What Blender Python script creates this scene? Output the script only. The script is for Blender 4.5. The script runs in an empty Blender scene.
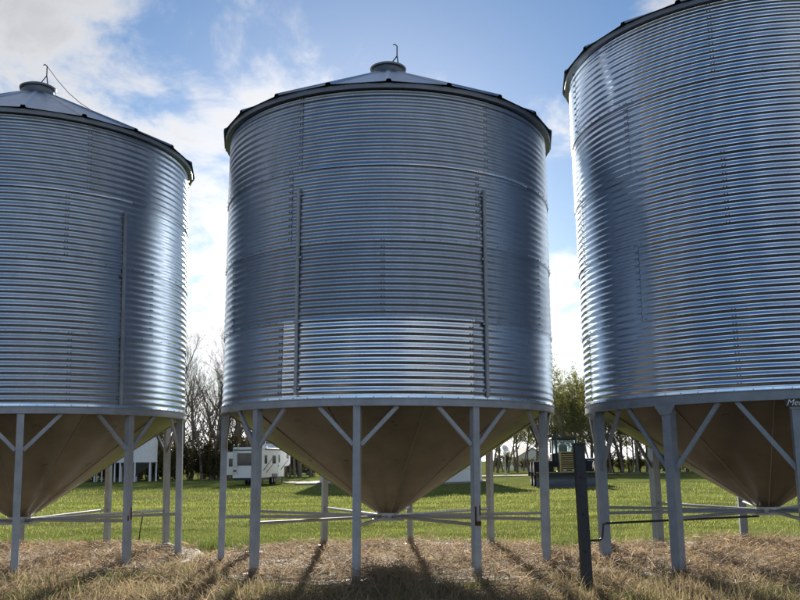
import bpy, math, random
import numpy as np
from mathutils import Vector, Matrix

# ------------------------------------------------------------------ camera, sky, sun, exposure
scene = bpy.context.scene
COL = scene.collection
PI = math.pi
rad = math.radians

CAM_H, PITCH, ROLL = 1.467, 0.16146, -0.01214
fw = Vector((0, math.cos(PITCH), math.sin(PITCH)))
up0 = Vector((0, -math.sin(PITCH), math.cos(PITCH)))
rt0 = Vector((1, 0, 0))
cr, sr = math.cos(ROLL), math.sin(ROLL)
rt = rt0 * cr + up0 * sr
up = up0 * cr - rt0 * sr
cam_data = bpy.data.cameras.new('camera')
cam_data.sensor_width = 36
cam_data.lens = 877.8 / 800 * 36
cam_data.shift_y = 18.98 / 800
cam_data.clip_start = 0.05
cam_data.clip_end = 8000
cam = bpy.data.objects.new('camera', cam_data)
COL.objects.link(cam)
m = Matrix((rt, up, -fw)).transposed().to_4x4()
m.translation = Vector((0, 0, CAM_H))
cam.matrix_world = m
scene.camera = cam

SUN_EL, SUN_AZ = rad(17.5), rad(-1.9)      # azimuth measured from +Y towards +X
world = bpy.data.worlds.new('World')
scene.world = world
world.use_nodes = True
wn, wl = world.node_tree.nodes, world.node_tree.links
wn.clear()


def W(t, **kw):
    n = wn.new(t)
    for k, v in kw.items():
        setattr(n, k, v)
    return n


def wmath(op, a, b=None, clamp=False):
    n = W('ShaderNodeMath', operation=op, use_clamp=clamp)
    for i, v in enumerate((a, b)):
        if v is None:
            continue
        if isinstance(v, (int, float)):
            n.inputs[i].default_value = v
        else:
            wl.new(v, n.inputs[i])
    return n.outputs[0]


sky = W('ShaderNodeTexSky')
sky.sky_type = 'NISHITA'
sky.sun_disc = False
sky.sun_elevation = SUN_EL
sky.sun_rotation = SUN_AZ
sky.altitude = 600
sky.air_density = 1.0
sky.dust_density = 0.3
sky.ozone_density = 2.2
hs = W('ShaderNodeHueSaturation')
hs.inputs['Saturation'].default_value = 1.22
wl.new(sky.outputs[0], hs.inputs['Color'])
tc = W('ShaderNodeTexCoord')
sep = W('ShaderNodeSeparateXYZ')
wl.new(tc.outputs['Generated'], sep.inputs[0])
den = wmath('ADD', wmath('MAXIMUM', sep.outputs[2], 0.0), 0.16)
comb = W('ShaderNodeCombineXYZ')
wl.new(wmath('DIVIDE', sep.outputs[0], den), comb.inputs[0])
wl.new(wmath('DIVIDE', sep.outputs[1], den), comb.inputs[1])
mapn = W('ShaderNodeMapping')
mapn.inputs['Location'].default_value = (-13.402, 7.591, 0)
mapn.inputs['Rotation'].default_value = (0, 0, rad(24))
mapn.inputs['Scale'].default_value = (1.25, 1.0, 1)
wl.new(comb.outputs[0], mapn.inputs[0])
warp = W('ShaderNodeTexNoise')
warp.inputs['Scale'].default_value = 1.3
warp.inputs['Detail'].default_value = 3
wl.new(mapn.outputs[0], warp.inputs['Vector'])
wadd = W('ShaderNodeMixRGB', blend_type='ADD')
wadd.inputs[0].default_value = 0.55
wl.new(mapn.outputs[0], wadd.inputs[1])
wl.new(warp.outputs['Color'], wadd.inputs[2])
nz = W('ShaderNodeTexNoise')
nz.inputs['Scale'].default_value = 3.0
nz.inputs['Detail'].default_value = 9
nz.inputs['Roughness'].default_value = 0.62
wl.new(wadd.outputs[0], nz.inputs['Vector'])
nb = W('ShaderNodeTexNoise')
nb.inputs['Scale'].default_value = 0.55
nb.inputs['Detail'].default_value = 2
wl.new(mapn.outputs[0], nb.inputs['Vector'])
cov = wmath('ADD', nz.outputs[0], wmath('MULTIPLY', wmath('SUBTRACT', nb.outputs[0], 0.5), 0.9))
ramp = W('ShaderNodeMapRange', interpolation_type='SMOOTHSTEP')
ramp.inputs['From Min'].default_value = 0.41
ramp.inputs['From Max'].default_value = 0.63
wl.new(cov, ramp.inputs[0])
bw = W('ShaderNodeRGBToBW')
wl.new(sky.outputs[0], bw.inputs[0])
# thin backlit cloud: brighter than the clear sky behind it, thick cores a little greyer
core = W('ShaderNodeMapRange', interpolation_type='SMOOTHSTEP')
core.inputs['From Min'].default_value = 0.50
core.inputs['From Max'].default_value = 0.82
core.inputs['To Min'].default_value = 1.15
core.inputs['To Max'].default_value = 0.85
wl.new(cov, core.inputs[0])
cl = wmath('MULTIPLY', wmath('MULTIPLY', wmath('POWER', wmath('DIVIDE', bw.outputs[0], 8.5), 0.5), 9.3), core.outputs[0])
ccol = W('ShaderNodeCombineXYZ')
wl.new(cl, ccol.inputs[0])
wl.new(wmath('MULTIPLY', cl, 1.0), ccol.inputs[1])
wl.new(wmath('MULTIPLY', cl, 1.02), ccol.inputs[2])
mixc = W('ShaderNodeMixRGB')
# layers of cloud close up towards the horizon, all the way round
hor = W('ShaderNodeMapRange', interpolation_type='SMOOTHSTEP')
hor.inputs['From Min'].default_value = 0.20
hor.inputs['From Max'].default_value = 0.02
wl.new(sep.outputs[2], hor.inputs[0])
wl.new(wmath('MULTIPLY', wmath('MAXIMUM', ramp.outputs[0], hor.outputs[0]), 0.92), mixc.inputs[0])
wl.new(hs.outputs[0], mixc.inputs[1])
wl.new(ccol.outputs[0], mixc.inputs[2])
bg = W('ShaderNodeBackground')
bg.inputs[1].default_value = 0.05
wl.new(mixc.outputs[0], bg.inputs[0])
wout = W('ShaderNodeOutputWorld')
wl.new(bg.outputs[0], wout.inputs[0])

sun_dir = Vector((math.sin(SUN_AZ) * math.cos(SUN_EL), math.cos(SUN_AZ) * math.cos(SUN_EL), math.sin(SUN_EL)))
sd = bpy.data.lights.new('sun', 'SUN')
sd.energy = 5.0
sd.angle = rad(1.0)
sd.color = (1.0, 0.93, 0.82)
sun = bpy.data.objects.new('sun', sd)
COL.objects.link(sun)
sun.location = sun_dir * 200
sun.rotation_euler = sun_dir.to_track_quat('Z', 'Y').to_euler()

scene.cycles.sample_clamp_indirect = 2.0
scene.cycles.caustics_reflective = False
vs = scene.view_settings
vs.view_transform = 'Standard'
vs.look = 'None'
vs.exposure = 1.28
vs.gamma = 1.0
vs.use_curve_mapping = False

rng = np.random.default_rng(11)
random.seed(11)


# ------------------------------------------------------------------ helpers
def mat(name, col, rough=0.6, metal=0.0, var=0.0, vscale=4.0, bump=0.0, bscale=40.0, island=0.0,
        translucent=0.0, col2=None, spec=0.5, stretch=None, rvar=0.0, detail=6, coords='Object', bdist=0.01):
    mt = bpy.data.materials.new(name)
    mt.use_nodes = True
    n, l = mt.node_tree.nodes, mt.node_tree.links
    b = n['Principled BSDF']
    b.inputs['Roughness'].default_value = rough
    b.inputs['Metallic'].default_value = metal
    b.inputs['Specular IOR Level'].default_value = spec
    t = n.new('ShaderNodeTexCoord')
    vec = t.outputs[coords]
    if stretch:
        mp = n.new('ShaderNodeMapping')
        mp.inputs['Scale'].default_value = stretch
        l.new(vec, mp.inputs[0])
        vec = mp.outputs[0]
    c2 = col2 or tuple(min(1, c * (1 + var)) for c in col)
    c1 = col if col2 else tuple(c * (1 - var) for c in col)
    mix = n.new('ShaderNodeMixRGB')
    mix.inputs[1].default_value = (*c1, 1)
    mix.inputs[2].default_value = (*c2, 1)
    nn = n.new('ShaderNodeTexNoise')
    nn.inputs['Scale'].default_value = vscale
    nn.inputs['Detail'].default_value = detail
    nn.inputs['Roughness'].default_value = 0.65
    l.new(vec, nn.inputs['Vector'])
    r = n.new('ShaderNodeMapRange')
    r.inputs['From Min'].default_value = 0.3
    r.inputs['From Max'].default_value = 0.7
    l.new(nn.outputs[0], r.inputs[0])
    fac = r.outputs[0]
    if island:
        g = n.new('ShaderNodeNewGeometry')
        mm = n.new('ShaderNodeMixRGB')
        mm.inputs[0].default_value = island
        l.new(fac, mm.inputs[1])
        l.new(g.outputs['Random Per Island'], mm.inputs[2])
        fac = mm.outputs[0]
    l.new(fac, mix.inputs[0])
    l.new(mix.outputs[0], b.inputs['Base Color'])
    if rvar:
        rr = n.new('ShaderNodeMapRange')
        rr.inputs['To Min'].default_value = max(0.02, rough - rvar)
        rr.inputs['To Max'].default_value = min(1, rough + rvar)
        l.new(nn.outputs[0], rr.inputs[0])
        l.new(rr.outputs[0], b.inputs['Roughness'])
    if bump:
        bn = n.new('ShaderNodeTexNoise')
        bn.inputs['Scale'].default_value = bscale
        bn.inputs['Detail'].default_value = 4
        l.new(vec, bn.inputs['Vector'])
        bp = n.new('ShaderNodeBump')
        bp.inputs['Strength'].default_value = bump
        bp.inputs['Distance'].default_value = bdist
        l.new(bn.outputs[0], bp.inputs['Height'])
        l.new(bp.outputs[0], b.inputs['Normal'])
    if translucent:
        tr = n.new('ShaderNodeBsdfTranslucent')
        l.new(mix.outputs[0], tr.inputs[0])
        ms = n.new('ShaderNodeMixShader')
        ms.inputs[0].default_value = translucent
        l.new(b.outputs[0], ms.inputs[1])
        l.new(tr.outputs[0], ms.inputs[2])
        l.new(ms.outputs[0], n['Material Output'].inputs[0])
    return mt


class MB:
    """collects shapes for one mesh"""
    def __init__(s):
        s.v, s.f = [], []

    def add(s, v, f):
        o = len(s.v)
        s.v += [tuple(p) for p in v]
        s.f += [tuple(i + o for i in q) for q in f]
        return s

    def box(s, x0, x1, y0, y1, z0, z1, bev=0.0):
        if bev <= 0:
            v = [(x0, y0, z0), (x1, y0, z0), (x1, y1, z0), (x0, y1, z0), (x0, y0, z1), (x1, y0, z1), (x1, y1, z1), (x0, y1, z1)]
            return s.add(v, [(3, 2, 1, 0), (4, 5, 6, 7), (0, 1, 5, 4), (1, 2, 6, 5), (2, 3, 7, 6), (3, 0, 4, 7)])
        b = bev
        v = []
        for z, d in ((z0, b), (z0 + b, 0), (z1 - b, 0), (z1, b)):
            e = b if d == 0 else b * 1.0
            xx0, xx1, yy0, yy1 = x0 + d, x1 - d, y0 + d, y1 - d
            v += [(xx0 + e, yy0, z), (xx1 - e, yy0, z), (xx1, yy0 + e, z), (xx1, yy1 - e, z),
                  (xx1 - e, yy1, z), (xx0 + e, yy1, z), (xx0, yy1 - e, z), (xx0, yy0 + e, z)]
        f = [tuple(range(7, -1, -1)), tuple(range(24, 32))]
        for k in range(3):
            for i in range(8):
                j = (i + 1) % 8
                f.append((k * 8 + i, k * 8 + j, k * 8 + 8 + j, k * 8 + 8 + i))
        return s.add(v, f)

    def tube(s, pts, r, n=8, cap=True, square=False, roll=0.0):
        pts = [Vector(p) for p in pts]
        rs = r if isinstance(r, (list, tuple)) else [r] * len(pts)
        v, f = [], []
        prev = None
        for i, p in enumerate(pts):
            d = (pts[min(i + 1, len(pts) - 1)] - pts[max(i - 1, 0)]).normalized()
            a = prev if prev is not None else (Vector((0, 0, 1)) if abs(d.z) < 0.95 else Vector((1, 0, 0)))
            x = (a - d * a.dot(d)).normalized()
            y = d.cross(x)
            prev = x
            for k in range(n):
                t = 2 * PI * k / n + roll + (PI / 4 if square else 0)
                q = rs[i] * (math.sqrt(2) if square else 1)
                v.append(p + x * math.cos(t) * q + y * math.sin(t) * q)
        for i in range(len(pts) - 1):
            for k in range(n):
                j = (k + 1) % n
                f.append((i * n + k, i * n + j, (i + 1) * n + j, (i + 1) * n + k))
        if cap:
            f.append(tuple(range(n - 1, -1, -1)))
            f.append(tuple(range((len(pts) - 1) * n, len(pts) * n)))
        return s.add(v, f)

    def bar(s, a, b, w, t, out):
        """rectangular bar from a to b, width w across, thickness t along the vector out"""
        a, b, out = Vector(a), Vector(b), Vector(out)
        d = (b - a).normalized()
        o = (out - d * out.dot(d)).normalized()
        c = d.cross(o)
        v = []
        for p in (a, b):
            for i, j in ((-1, -1), (1, -1), (1, 1), (-1, 1)):
                v.append(p + c * (w / 2 * i) + o * (t / 2 * j))
        return s.add(v, [(3, 2, 1, 0), (4, 5, 6, 7), (0, 1, 5, 4), (1, 2, 6, 5), (2, 3, 7, 6), (3, 0, 4, 7)])

    def channel(s, a, b, w, t, out, lip):
        """steel channel: web and two flanges"""
        a, b, out = Vector(a), Vector(b), Vector(out)
        d = (b - a).normalized()
        o = (out - d * out.dot(d)).normalized()
        c = d.cross(o)
        prof = [(-w / 2, 0), (w / 2, 0), (w / 2, -lip), (w / 2 - t, -lip), (w / 2 - t, -t), (-w / 2 + t, -t), (-w / 2 + t, -lip), (-w / 2, -lip)]
        v = [p + c * x + o * y for p in (a, b) for x, y in prof]
        f = [(i, (i + 1) % 8, 8 + (i + 1) % 8, 8 + i) for i in range(8)]
        f += [(0, 1, 4, 5), (1, 2, 3, 4), (0, 5, 6, 7)]
        f += [(13, 12, 9, 8), (12, 11, 10, 9), (15, 14, 13, 8)]
        return s.add(v, f)

    def lathe(s, prof, n=32, a0=0.0, a1=2 * PI, c=(0, 0, 0)):
        full = abs(a1 - a0 - 2 * PI) < 1e-6
        m_ = n if full else n + 1
        v = []
        for r, z in prof:
            for k in range(m_):
                t = a0 + (a1 - a0) * k / n
                v.append((c[0] + r * math.sin(t), c[1] - r * math.cos(t), c[2] + z))
        f = []
        for i in range(len(prof) - 1):
            for k in range(n):
                j = (k + 1) % m_
                f.append((i * m_ + k, i * m_ + j, (i + 1) * m_ + j, (i + 1) * m_ + k))
        return s.add(v, f)

    def prism(s, poly, x0, x1, axis='x'):
        """extrude a polygon (list of (a,b)) along an axis"""
        n = len(poly)
        v = []
        for x in (x0, x1):
            for a, b in poly:
                v.append((x, a, b) if axis == 'x' else ((a, x, b) if axis == 'y' else (a, b, x)))
        f = [(i, (i + 1) % n, n + (i + 1) % n, n + i) for i in range(n)]
        f += [tuple(range(n - 1, -1, -1)), tuple(range(n, 2 * n))]
        return s.add(v, f)

    def mesh(s, name, material, smooth=False):
        me = bpy.data.meshes.new(name)
        me.from_pydata(s.v, [], s.f)
        import bmesh
        bm = bmesh.new()
        bm.from_mesh(me)
        bmesh.ops.recalc_face_normals(bm, faces=bm.faces)
        bm.to_mesh(me)
        bm.free()
        if smooth:
            me.polygons.foreach_set('use_smooth', [True] * len(me.polygons))
            if smooth != 'all':
                me.set_sharp_from_angle(angle=rad(35))
        me.materials.append(material)
        return me

    def build(s, name, material, parent=None, smooth=False):
        return link(name, s.mesh(name, material, smooth), parent)


def link(name, me, parent=None):
    o = bpy.data.objects.new(name, me)
    COL.objects.link(o)
    if parent is not None:
        o.parent = parent
    return o


def tag(o, label=None, cat=None, group=None, kind=None):
    for k, v in (('label', label), ('category', cat), ('group', group), ('kind', kind)):
        if v:
            o[k] = v
    return o


def empty(name, loc, rz=0.0):
    o = bpy.data.objects.new(name, None)
    o.empty_display_size = 0.3
    COL.objects.link(o)
    o.location = loc
    o.rotation_euler = (0, 0, rz)
    return o


def copy_tree(o, parent=None):
    c = o.copy()
    COL.objects.link(c)
    c.parent = parent
    for ch in o.children:
        copy_tree(ch, c)
    return c


def np_mesh(name, V, groups, material, smooth=False):
    """V (N,3); groups: list of int arrays (F,k)"""
    me = bpy.data.meshes.new(name)
    me.vertices.add(len(V))
    me.vertices.foreach_set('co', np.asarray(V, dtype=np.float32).ravel())
    loops = np.concatenate([g.ravel() for g in groups])
    tot = np.concatenate([np.full(len(g), g.shape[1]) for g in groups])
    start = np.concatenate([[0], np.cumsum(tot)[:-1]])
    me.loops.add(len(loops))
    me.loops.foreach_set('vertex_index', loops.astype(np.int32))
    me.polygons.add(len(tot))
    me.polygons.foreach_set('loop_start', start.astype(np.int32))
    me.polygons.foreach_set('loop_total', tot.astype(np.int32))
    if smooth:
        me.polygons.foreach_set('use_smooth', np.ones(len(tot), dtype=bool))
    me.update(calc_edges=True)
    me.materials.append(material)
    return me


def vnoise(x, y, s, seed=0):
    """smooth value noise, 0..1"""
    x, y = np.asarray(x, float) / s, np.asarray(y, float) / s
    xi, yi = np.floor(x).astype(int), np.floor(y).astype(int)
    fx, fy = x - xi, y - yi
    fx, fy = fx * fx * (3 - 2 * fx), fy * fy * (3 - 2 * fy)

    def h(a, b):
        n = np.sin(a * 127.1 + b * 311.7 + seed * 74.7) * 43758.5453
        return n - np.floor(n)
    return (h(xi, yi) * (1 - fx) + h(xi + 1, yi) * fx) * (1 - fy) + (h(xi, yi + 1) * (1 - fx) + h(xi + 1, yi + 1) * fx) * fy


BINS = {'L': (-6.568, 15.434), 'C': (-0.241, 14.823), 'R': (5.802, 14.235)}
PAD_R, PAD_Z = 3.1, -0.10


def ground_z(x, y):
    x, y = np.asarray(x, float), np.asarray(y, float)
    z = np.interp(y, [-500, 12, 17.5, 22, 55, 75, 110, 400], [-0.15, -0.15, -0.16, -0.22, -0.28, -0.30, -0.32, -0.32])
    near = np.clip((60 - np.hypot(x, y - 15)) / 40, 0, 1)
    z = z + near * ((vnoise(x, y, 1.3, 3) - 0.5) * 0.07 + (vnoise(x, y, 0.45, 5) - 0.5) * 0.035)
    z = z + (vnoise(x, y, 9.0, 8) - 0.5) * 0.16 * np.clip((y - 24) / 20, 0, 1)
    for bx, by in BINS.values():          # level earth under the concrete pads
        d = np.hypot(x - bx, y - by)
        t = np.clip((PAD_R + 0.35 - d) / 0.3, 0, 1)
        z = z * (1 - t) + t * (-0.2)
    return z


def gz(x, y):
    return float(ground_z(x, y))


def at(px, Y):
    """world x of photograph column px (800 wide) near the horizon at distance Y"""
    return (px - 400) / 877.8 * Y


# ------------------------------------------------------------------ materials
def galv(name, col, rough, streak=0.12):
    """galvanised sheet: metallic zinc with soft mottling and faint vertical weathering"""
    mt = bpy.data.materials.new(name)
    mt.use_nodes = True
    n, l = mt.node_tree.nodes, mt.node_tree.links
    b = n['Principled BSDF']
    b.inputs['Metallic'].default_value = 0.92
    t = n.new('ShaderNodeTexCoord')
    oi = n.new('ShaderNodeObjectInfo')
    add = n.new('ShaderNodeVectorMath')
    add.operation = 'ADD'
    l.new(t.outputs['Object'], add.inputs[0])
    cmb = n.new('ShaderNodeCombineXYZ')
    mu = n.new('ShaderNodeMath')
    mu.operation = 'MULTIPLY'
    mu.inputs[1].default_value = 57.0
    l.new(oi.outputs['Random'], mu.inputs[0])
    for i in range(3):
        l.new(mu.outputs[0], cmb.inputs[i])
    l.new(cmb.outputs[0], add.inputs[1])
    n1 = n.new('ShaderNodeTexNoise')
    n1.inputs['Scale'].default_value = 34
    n1.inputs['Detail'].default_value = 5
    n1.inputs['Roughness'].default_value = 0.7
    l.new(add.outputs[0], n1.inputs['Vector'])
    mp = n.new('ShaderNodeMapping')
    mp.inputs['Scale'].default_value = (3.0, 3.0, 0.5)
    l.new(add.outputs[0], mp.inputs[0])
    n2 = n.new('ShaderNodeTexNoise')
    n2.inputs['Scale'].default_value = 1.6
    n2.inputs['Detail'].default_value = 7
    n2.inputs['Roughness'].default_value = 0.6
    l.new(mp.outputs[0], n2.inputs['Vector'])
    s = n.new('ShaderNodeMath')
    s.operation = 'ADD'
    l.new(n1.outputs[0], s.inputs[0])
    l.new(n2.outputs[0], s.inputs[1])
    s2 = n.new('ShaderNodeMath')
    s2.operation = 'MULTIPLY_ADD'
    l.new(oi.outputs['Random'], s2.inputs[0])
    s2.inputs[1].default_value = 0.35
    l.new(s.outputs[0], s2.inputs[2])
    r = n.new('ShaderNodeMapRange')
    r.inputs['From Min'].default_value = 0.75
    r.inputs['From Max'].default_value = 1.65
    l.new(s2.outputs[0], r.inputs[0])
    mx = n.new('ShaderNodeMixRGB')
    mx.inputs[1].default_value = (*[c * (1 - streak) for c in col], 1)
    mx.inputs[2].default_value = (*[min(1, c * (1 + streak)) for c in col], 1)
    l.new(r.outputs[0], mx.inputs[0])
    l.new(mx.outputs[0], b.inputs['Base Color'])
    rr = n.new('ShaderNodeMapRange')
    rr.inputs['From Min'].default_value = 0.75
    rr.inputs['From Max'].default_value = 1.65
    rr.inputs['To Min'].default_value = rough + 0.07
    rr.inputs['To Max'].default_value = rough - 0.06
    l.new(s2.outputs[0], rr.inputs[0])
    l.new(rr.outputs[0], b.inputs['Roughness'])
    bp = n.new('ShaderNodeBump')
    bp.inputs['Strength'].default_value = 0.07
    bp.inputs['Distance'].default_value = 0.004
    l.new(n2.outputs[0], bp.inputs['Height'])
    l.new(bp.outputs[0], b.inputs['Normal'])
    return mt


M = {}
M['zinc_dull'] = galv('weathered galvanised sheet', (0.36, 0.41, 0.48), 0.35, 0.2)
M['zinc_mid'] = galv('galvanised sheet', (0.42, 0.48, 0.56), 0.33, 0.2)
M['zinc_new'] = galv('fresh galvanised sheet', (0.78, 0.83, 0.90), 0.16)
M['zinc_bright'] = galv('bright galvanised sheet', (0.66, 0.75, 0.87), 0.16)
M['zinc_roof'] = galv('galvanised roof sheet', (0.40, 0.46, 0.54), 0.34)
M['zinc_trim'] = galv('weathered dark trim', (0.19, 0.205, 0.225), 0.5)
M['bolt'] = mat('bolt steel', (0.30, 0.33, 0.38), 0.45, 0.8)
M['paint_grey'] = mat('grey paint on steel', (0.36, 0.385, 0.42), 0.45, 0.0, 0.20, 5.0, 0.15, 60, rvar=0.1)
M['paint_blue_grey'] = mat('blue grey paint on steel', (0.24, 0.28, 0.33), 0.42, 0.0, 0.20, 5.0, 0.15, 60, rvar=0.1)
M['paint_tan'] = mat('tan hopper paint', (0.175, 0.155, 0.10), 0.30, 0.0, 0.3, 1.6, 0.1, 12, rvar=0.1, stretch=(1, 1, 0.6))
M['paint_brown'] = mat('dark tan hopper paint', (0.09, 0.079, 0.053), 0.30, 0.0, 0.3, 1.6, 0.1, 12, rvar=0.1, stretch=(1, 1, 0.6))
M['weld'] = mat('weld seam', (0.27, 0.23, 0.16), 0.5, 0.0, 0.2, 12)
M['rod'] = mat('galvanised rod', (0.42, 0.43, 0.44), 0.45, 0.5, 0.15, 5)
M['rust'] = mat('rust', (0.10, 0.035, 0.015), 0.9, 0.0, 0.4, 30, 0.4, 60)
M['black'] = mat('black paint', (0.012, 0.013, 0.016), 0.45, 0.0, 0.3, 6)
M['dark_steel'] = mat('dark painted steel', (0.022, 0.028, 0.036), 0.5, 0.1, 0.35, 8, 0.2, 40)
M['white_paint'] = mat('white paint', (0.78, 0.79, 0.80), 0.4, 0.0, 0.04, 2)
M['white_sheet'] = mat('white sheet steel', (0.70, 0.74, 0.80), 0.42, 0.0, 0.04, 2)
M['concrete'] = mat('concrete', (0.30, 0.27, 0.23), 0.9, 0.0, 0.3, 3, 0.4, 25, coords='Object')
M['glass'] = mat('dark glass', (0.012, 0.015, 0.018), 0.06, 0.0, 0.1, 2)
M['tyre'] = mat('tyre rubber', (0.014, 0.014, 0.015), 0.85, 0.0, 0.3, 10)
M['rim'] = mat('wheel steel', (0.45, 0.45, 0.46), 0.4, 0.6, 0.1, 5)
M['yellow_trim'] = mat('faded yellow paint', (0.42, 0.30, 0.09), 0.5, 0.0, 0.15, 6)
M['lamp_red'] = mat('red lens', (0.35, 0.02, 0.02), 0.25)
M['lamp_clear'] = mat('clear lens', (0.7, 0.7, 0.68), 0.12)
M['grey_plastic'] = mat('grey plastic', (0.13, 0.135, 0.14), 0.6, 0.0, 0.1, 6)

# blades
M['straw'] = mat('dry straw', (0.11, 0.07, 0.04), 0.75, 0, vscale=2.2, island=0.55, translucent=0.45, col2=(0.66, 0.50, 0.32), coords='Object')
M['drygrass'] = mat('dead grass', (0.09, 0.07, 0.035), 0.75, 0, vscale=1.6, island=0.55, translucent=0.5, col2=(0.52, 0.42, 0.24))
M['weedgrass'] = mat('half green grass', (0.05, 0.085, 0.018), 0.65, 0, vscale=0.7, island=0.65, translucent=0.45, col2=(0.20, 0.23, 0.06))
M['lawnblade'] = mat('lawn grass', (0.075, 0.11, 0.022), 0.6, 0, vscale=0.55, island=0.28, translucent=0.5, col2=(0.36, 0.37, 0.10), stretch=(0.22, 0.9, 1))


def ground_material():
    mt = bpy.data.materials.new('lawn and dry earth')
    mt.use_nodes = True
    n, l = mt.node_tree.nodes, mt.node_tree.links
    b = n['Principled BSDF']
    b.inputs['Roughness'].default_value = 0.95
    b.inputs['Specular IOR Level'].default_value = 0.0
    g = n.new('ShaderNodeNewGeometry')
    sp = n.new('ShaderNodeSeparateXYZ')
    l.new(g.outputs['Position'], sp.inputs[0])

    def noise(sc, det=5, ro=0.6, stretch=None):
        q = n.new('ShaderNodeTexNoise')
        q.inputs['Scale'].default_value = sc
        q.inputs['Detail'].default_value = det
        q.inputs['Roughness'].default_value = ro
        v = g.outputs['Position']
        if stretch:
            mp = n.new('ShaderNodeMapping')
            mp.inputs['Scale'].default_value = stretch
            l.new(v, mp.inputs[0])
            v = mp.outputs[0]
        l.new(v, q.inputs['Vector'])
        return q.outputs[0]

    def mr(v, a, b_, smooth=False):
        q = n.new('ShaderNodeMapRange')
        if smooth:
            q.interpolation_type = 'SMOOTHSTEP'
        q.inputs['From Min'].default_value = a
        q.inputs['From Max'].default_value = b_
        l.new(v, q.inputs[0])
        return q.outputs[0]

    def mix(f, a, b_):
        q = n.new('ShaderNodeMixRGB')
        l.new(f, q.inputs[0])
        for i, v in ((1, a), (2, b_)):
            if isinstance(v, tuple):
                q.inputs[i].default_value = (*v, 1)
            else:
                l.new(v, q.inputs[i])
        return q.outputs[0]
    green = mix(mr(noise(0.35, 6), 0.35, 0.65), (0.07, 0.10, 0.022), (0.18, 0.215, 0.055))
    green = mix(mr(noise(7, 6, 0.75), 0.42, 0.75), green, (0.22, 0.235, 0.085))
    green = mix(mr(noise(0.10, 4, 0.6, (0.35, 1.4, 1)), 0.50, 0.70), green, (0.18, 0.175, 0.075))
    dry = mix(mr(noise(5, 7, 0.7), 0.35, 0.65), (0.07, 0.05, 0.032), (0.24, 0.17, 0.10))
    ym = n.new('ShaderNodeMath')
    ym.operation = 'MULTIPLY_ADD'
    l.new(noise(0.8, 4), ym.inputs[0])
    ym.inputs[1].default_value = 1.6
    l.new(sp.outputs[1], ym.inputs[2])
    fmask = mr(ym.outputs[0], 17.6, 18.5, True)
    bmask = mr(ym.outputs[0], 8.4, 6.8, True)  # unseen ground behind the camera, darkened so the walls reflect darker stripes
    col = mix(fmask, mix(bmask, dry, (0.034, 0.037, 0.032)), green)
    l.new(col, b.inputs['Base Color'])
    bp = n.new('ShaderNodeBump')
    bp.inputs['Strength'].default_value = 0.8
    bp.inputs['Distance'].default_value = 0.06
    l.new(noise(9, 6, 0.7), bp.inputs['Height'])
    l.new(bp.outputs[0], b.inputs['Normal'])
    return mt


# ------------------------------------------------------------------ ground
def axis(lo, hi, c0, c1, step):
    core_ = np.arange(c0, c1 + step, step)
    k = 1.22
    out, d, x = [], step, c1
    while x < hi:
        d *= k
        x += d
        out.append(x)
    left, d, x = [], step, c0
    while x > lo:
        d *= k
        x -= d
        left.append(x)
    return np.array(left[::-1] + list(core_) + out)


gx = axis(-3500, 3500, -14, 14, 0.22)
gy = axis(-1500, 4500, 7, 29, 0.22)
X, Y = np.meshgrid(gx, gy)
V = np.stack([X, Y, ground_z(X, Y)], -1).reshape(-1, 3)
nx, ny = len(gx), len(gy)
idx = np.arange(nx * ny).reshape(ny, nx)
Q = np.stack([idx[:-1, :-1], idx[:-1, 1:], idx[1:, 1:], idx[1:, :-1]], -1).reshape(-1, 4)
ground = link('ground', np_mesh('ground', V, [Q], ground_material(), True))
tag(ground, kind='structure')

# gravel drive crossing the yard behind the camper
M['gravel'] = mat('gravel', (0.15, 0.125, 0.095), 0.95, 0, 0.3, 1.5, 0.5, 20, coords='Object')


def ribbon(name, pts, width, material, lift):
    L, R_ = [], []
    P = []
    for i in range(len(pts) - 1):
        for t in np.linspace(0, 1, 24, endpoint=(i == len(pts) - 2)):
            P.append(np.array(pts[i]) * (1 - t) + np.array(pts[i + 1]) * t)
    P = np.array(P)
    T = np.gradient(P, axis=0)
    T /= np.linalg.norm(T, axis=1)[:, None]
    N = np.stack([-T[:, 1], T[:, 0]], -1)
    cols = np.linspace(-0.5, 0.5, 5)
    V_ = []
    for i, p in enumerate(P):
        w = width * (0.92 + 0.16 * float(vnoise(p[0], p[1], 3, 2)))
        for c in cols:
            q = p + N[i] * c * w
            V_.append((q[0], q[1], gz(q[0], q[1]) + lift))
    a = np.arange(len(P) * 5).reshape(-1, 5)
    F = np.stack([a[:-1, :-1], a[:-1, 1:], a[1:, 1:], a[1:, :-1]], -1).reshape(-1, 4)
    return tag(link(name, np_mesh(name, np.array(V_), [F], material, True)), kind='structure')


ribbon('gravel_driveway', [(-11, 83), (-8, 84), (-2, 89), (8, 100), (20, 107), (70, 116)], 5.0, M['gravel'], 0.07)


# ------------------------------------------------------------------ grain bins
RW, RH, PITCH_C = 2.74, 1.1176, 0.1016
NSH = 6


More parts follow.
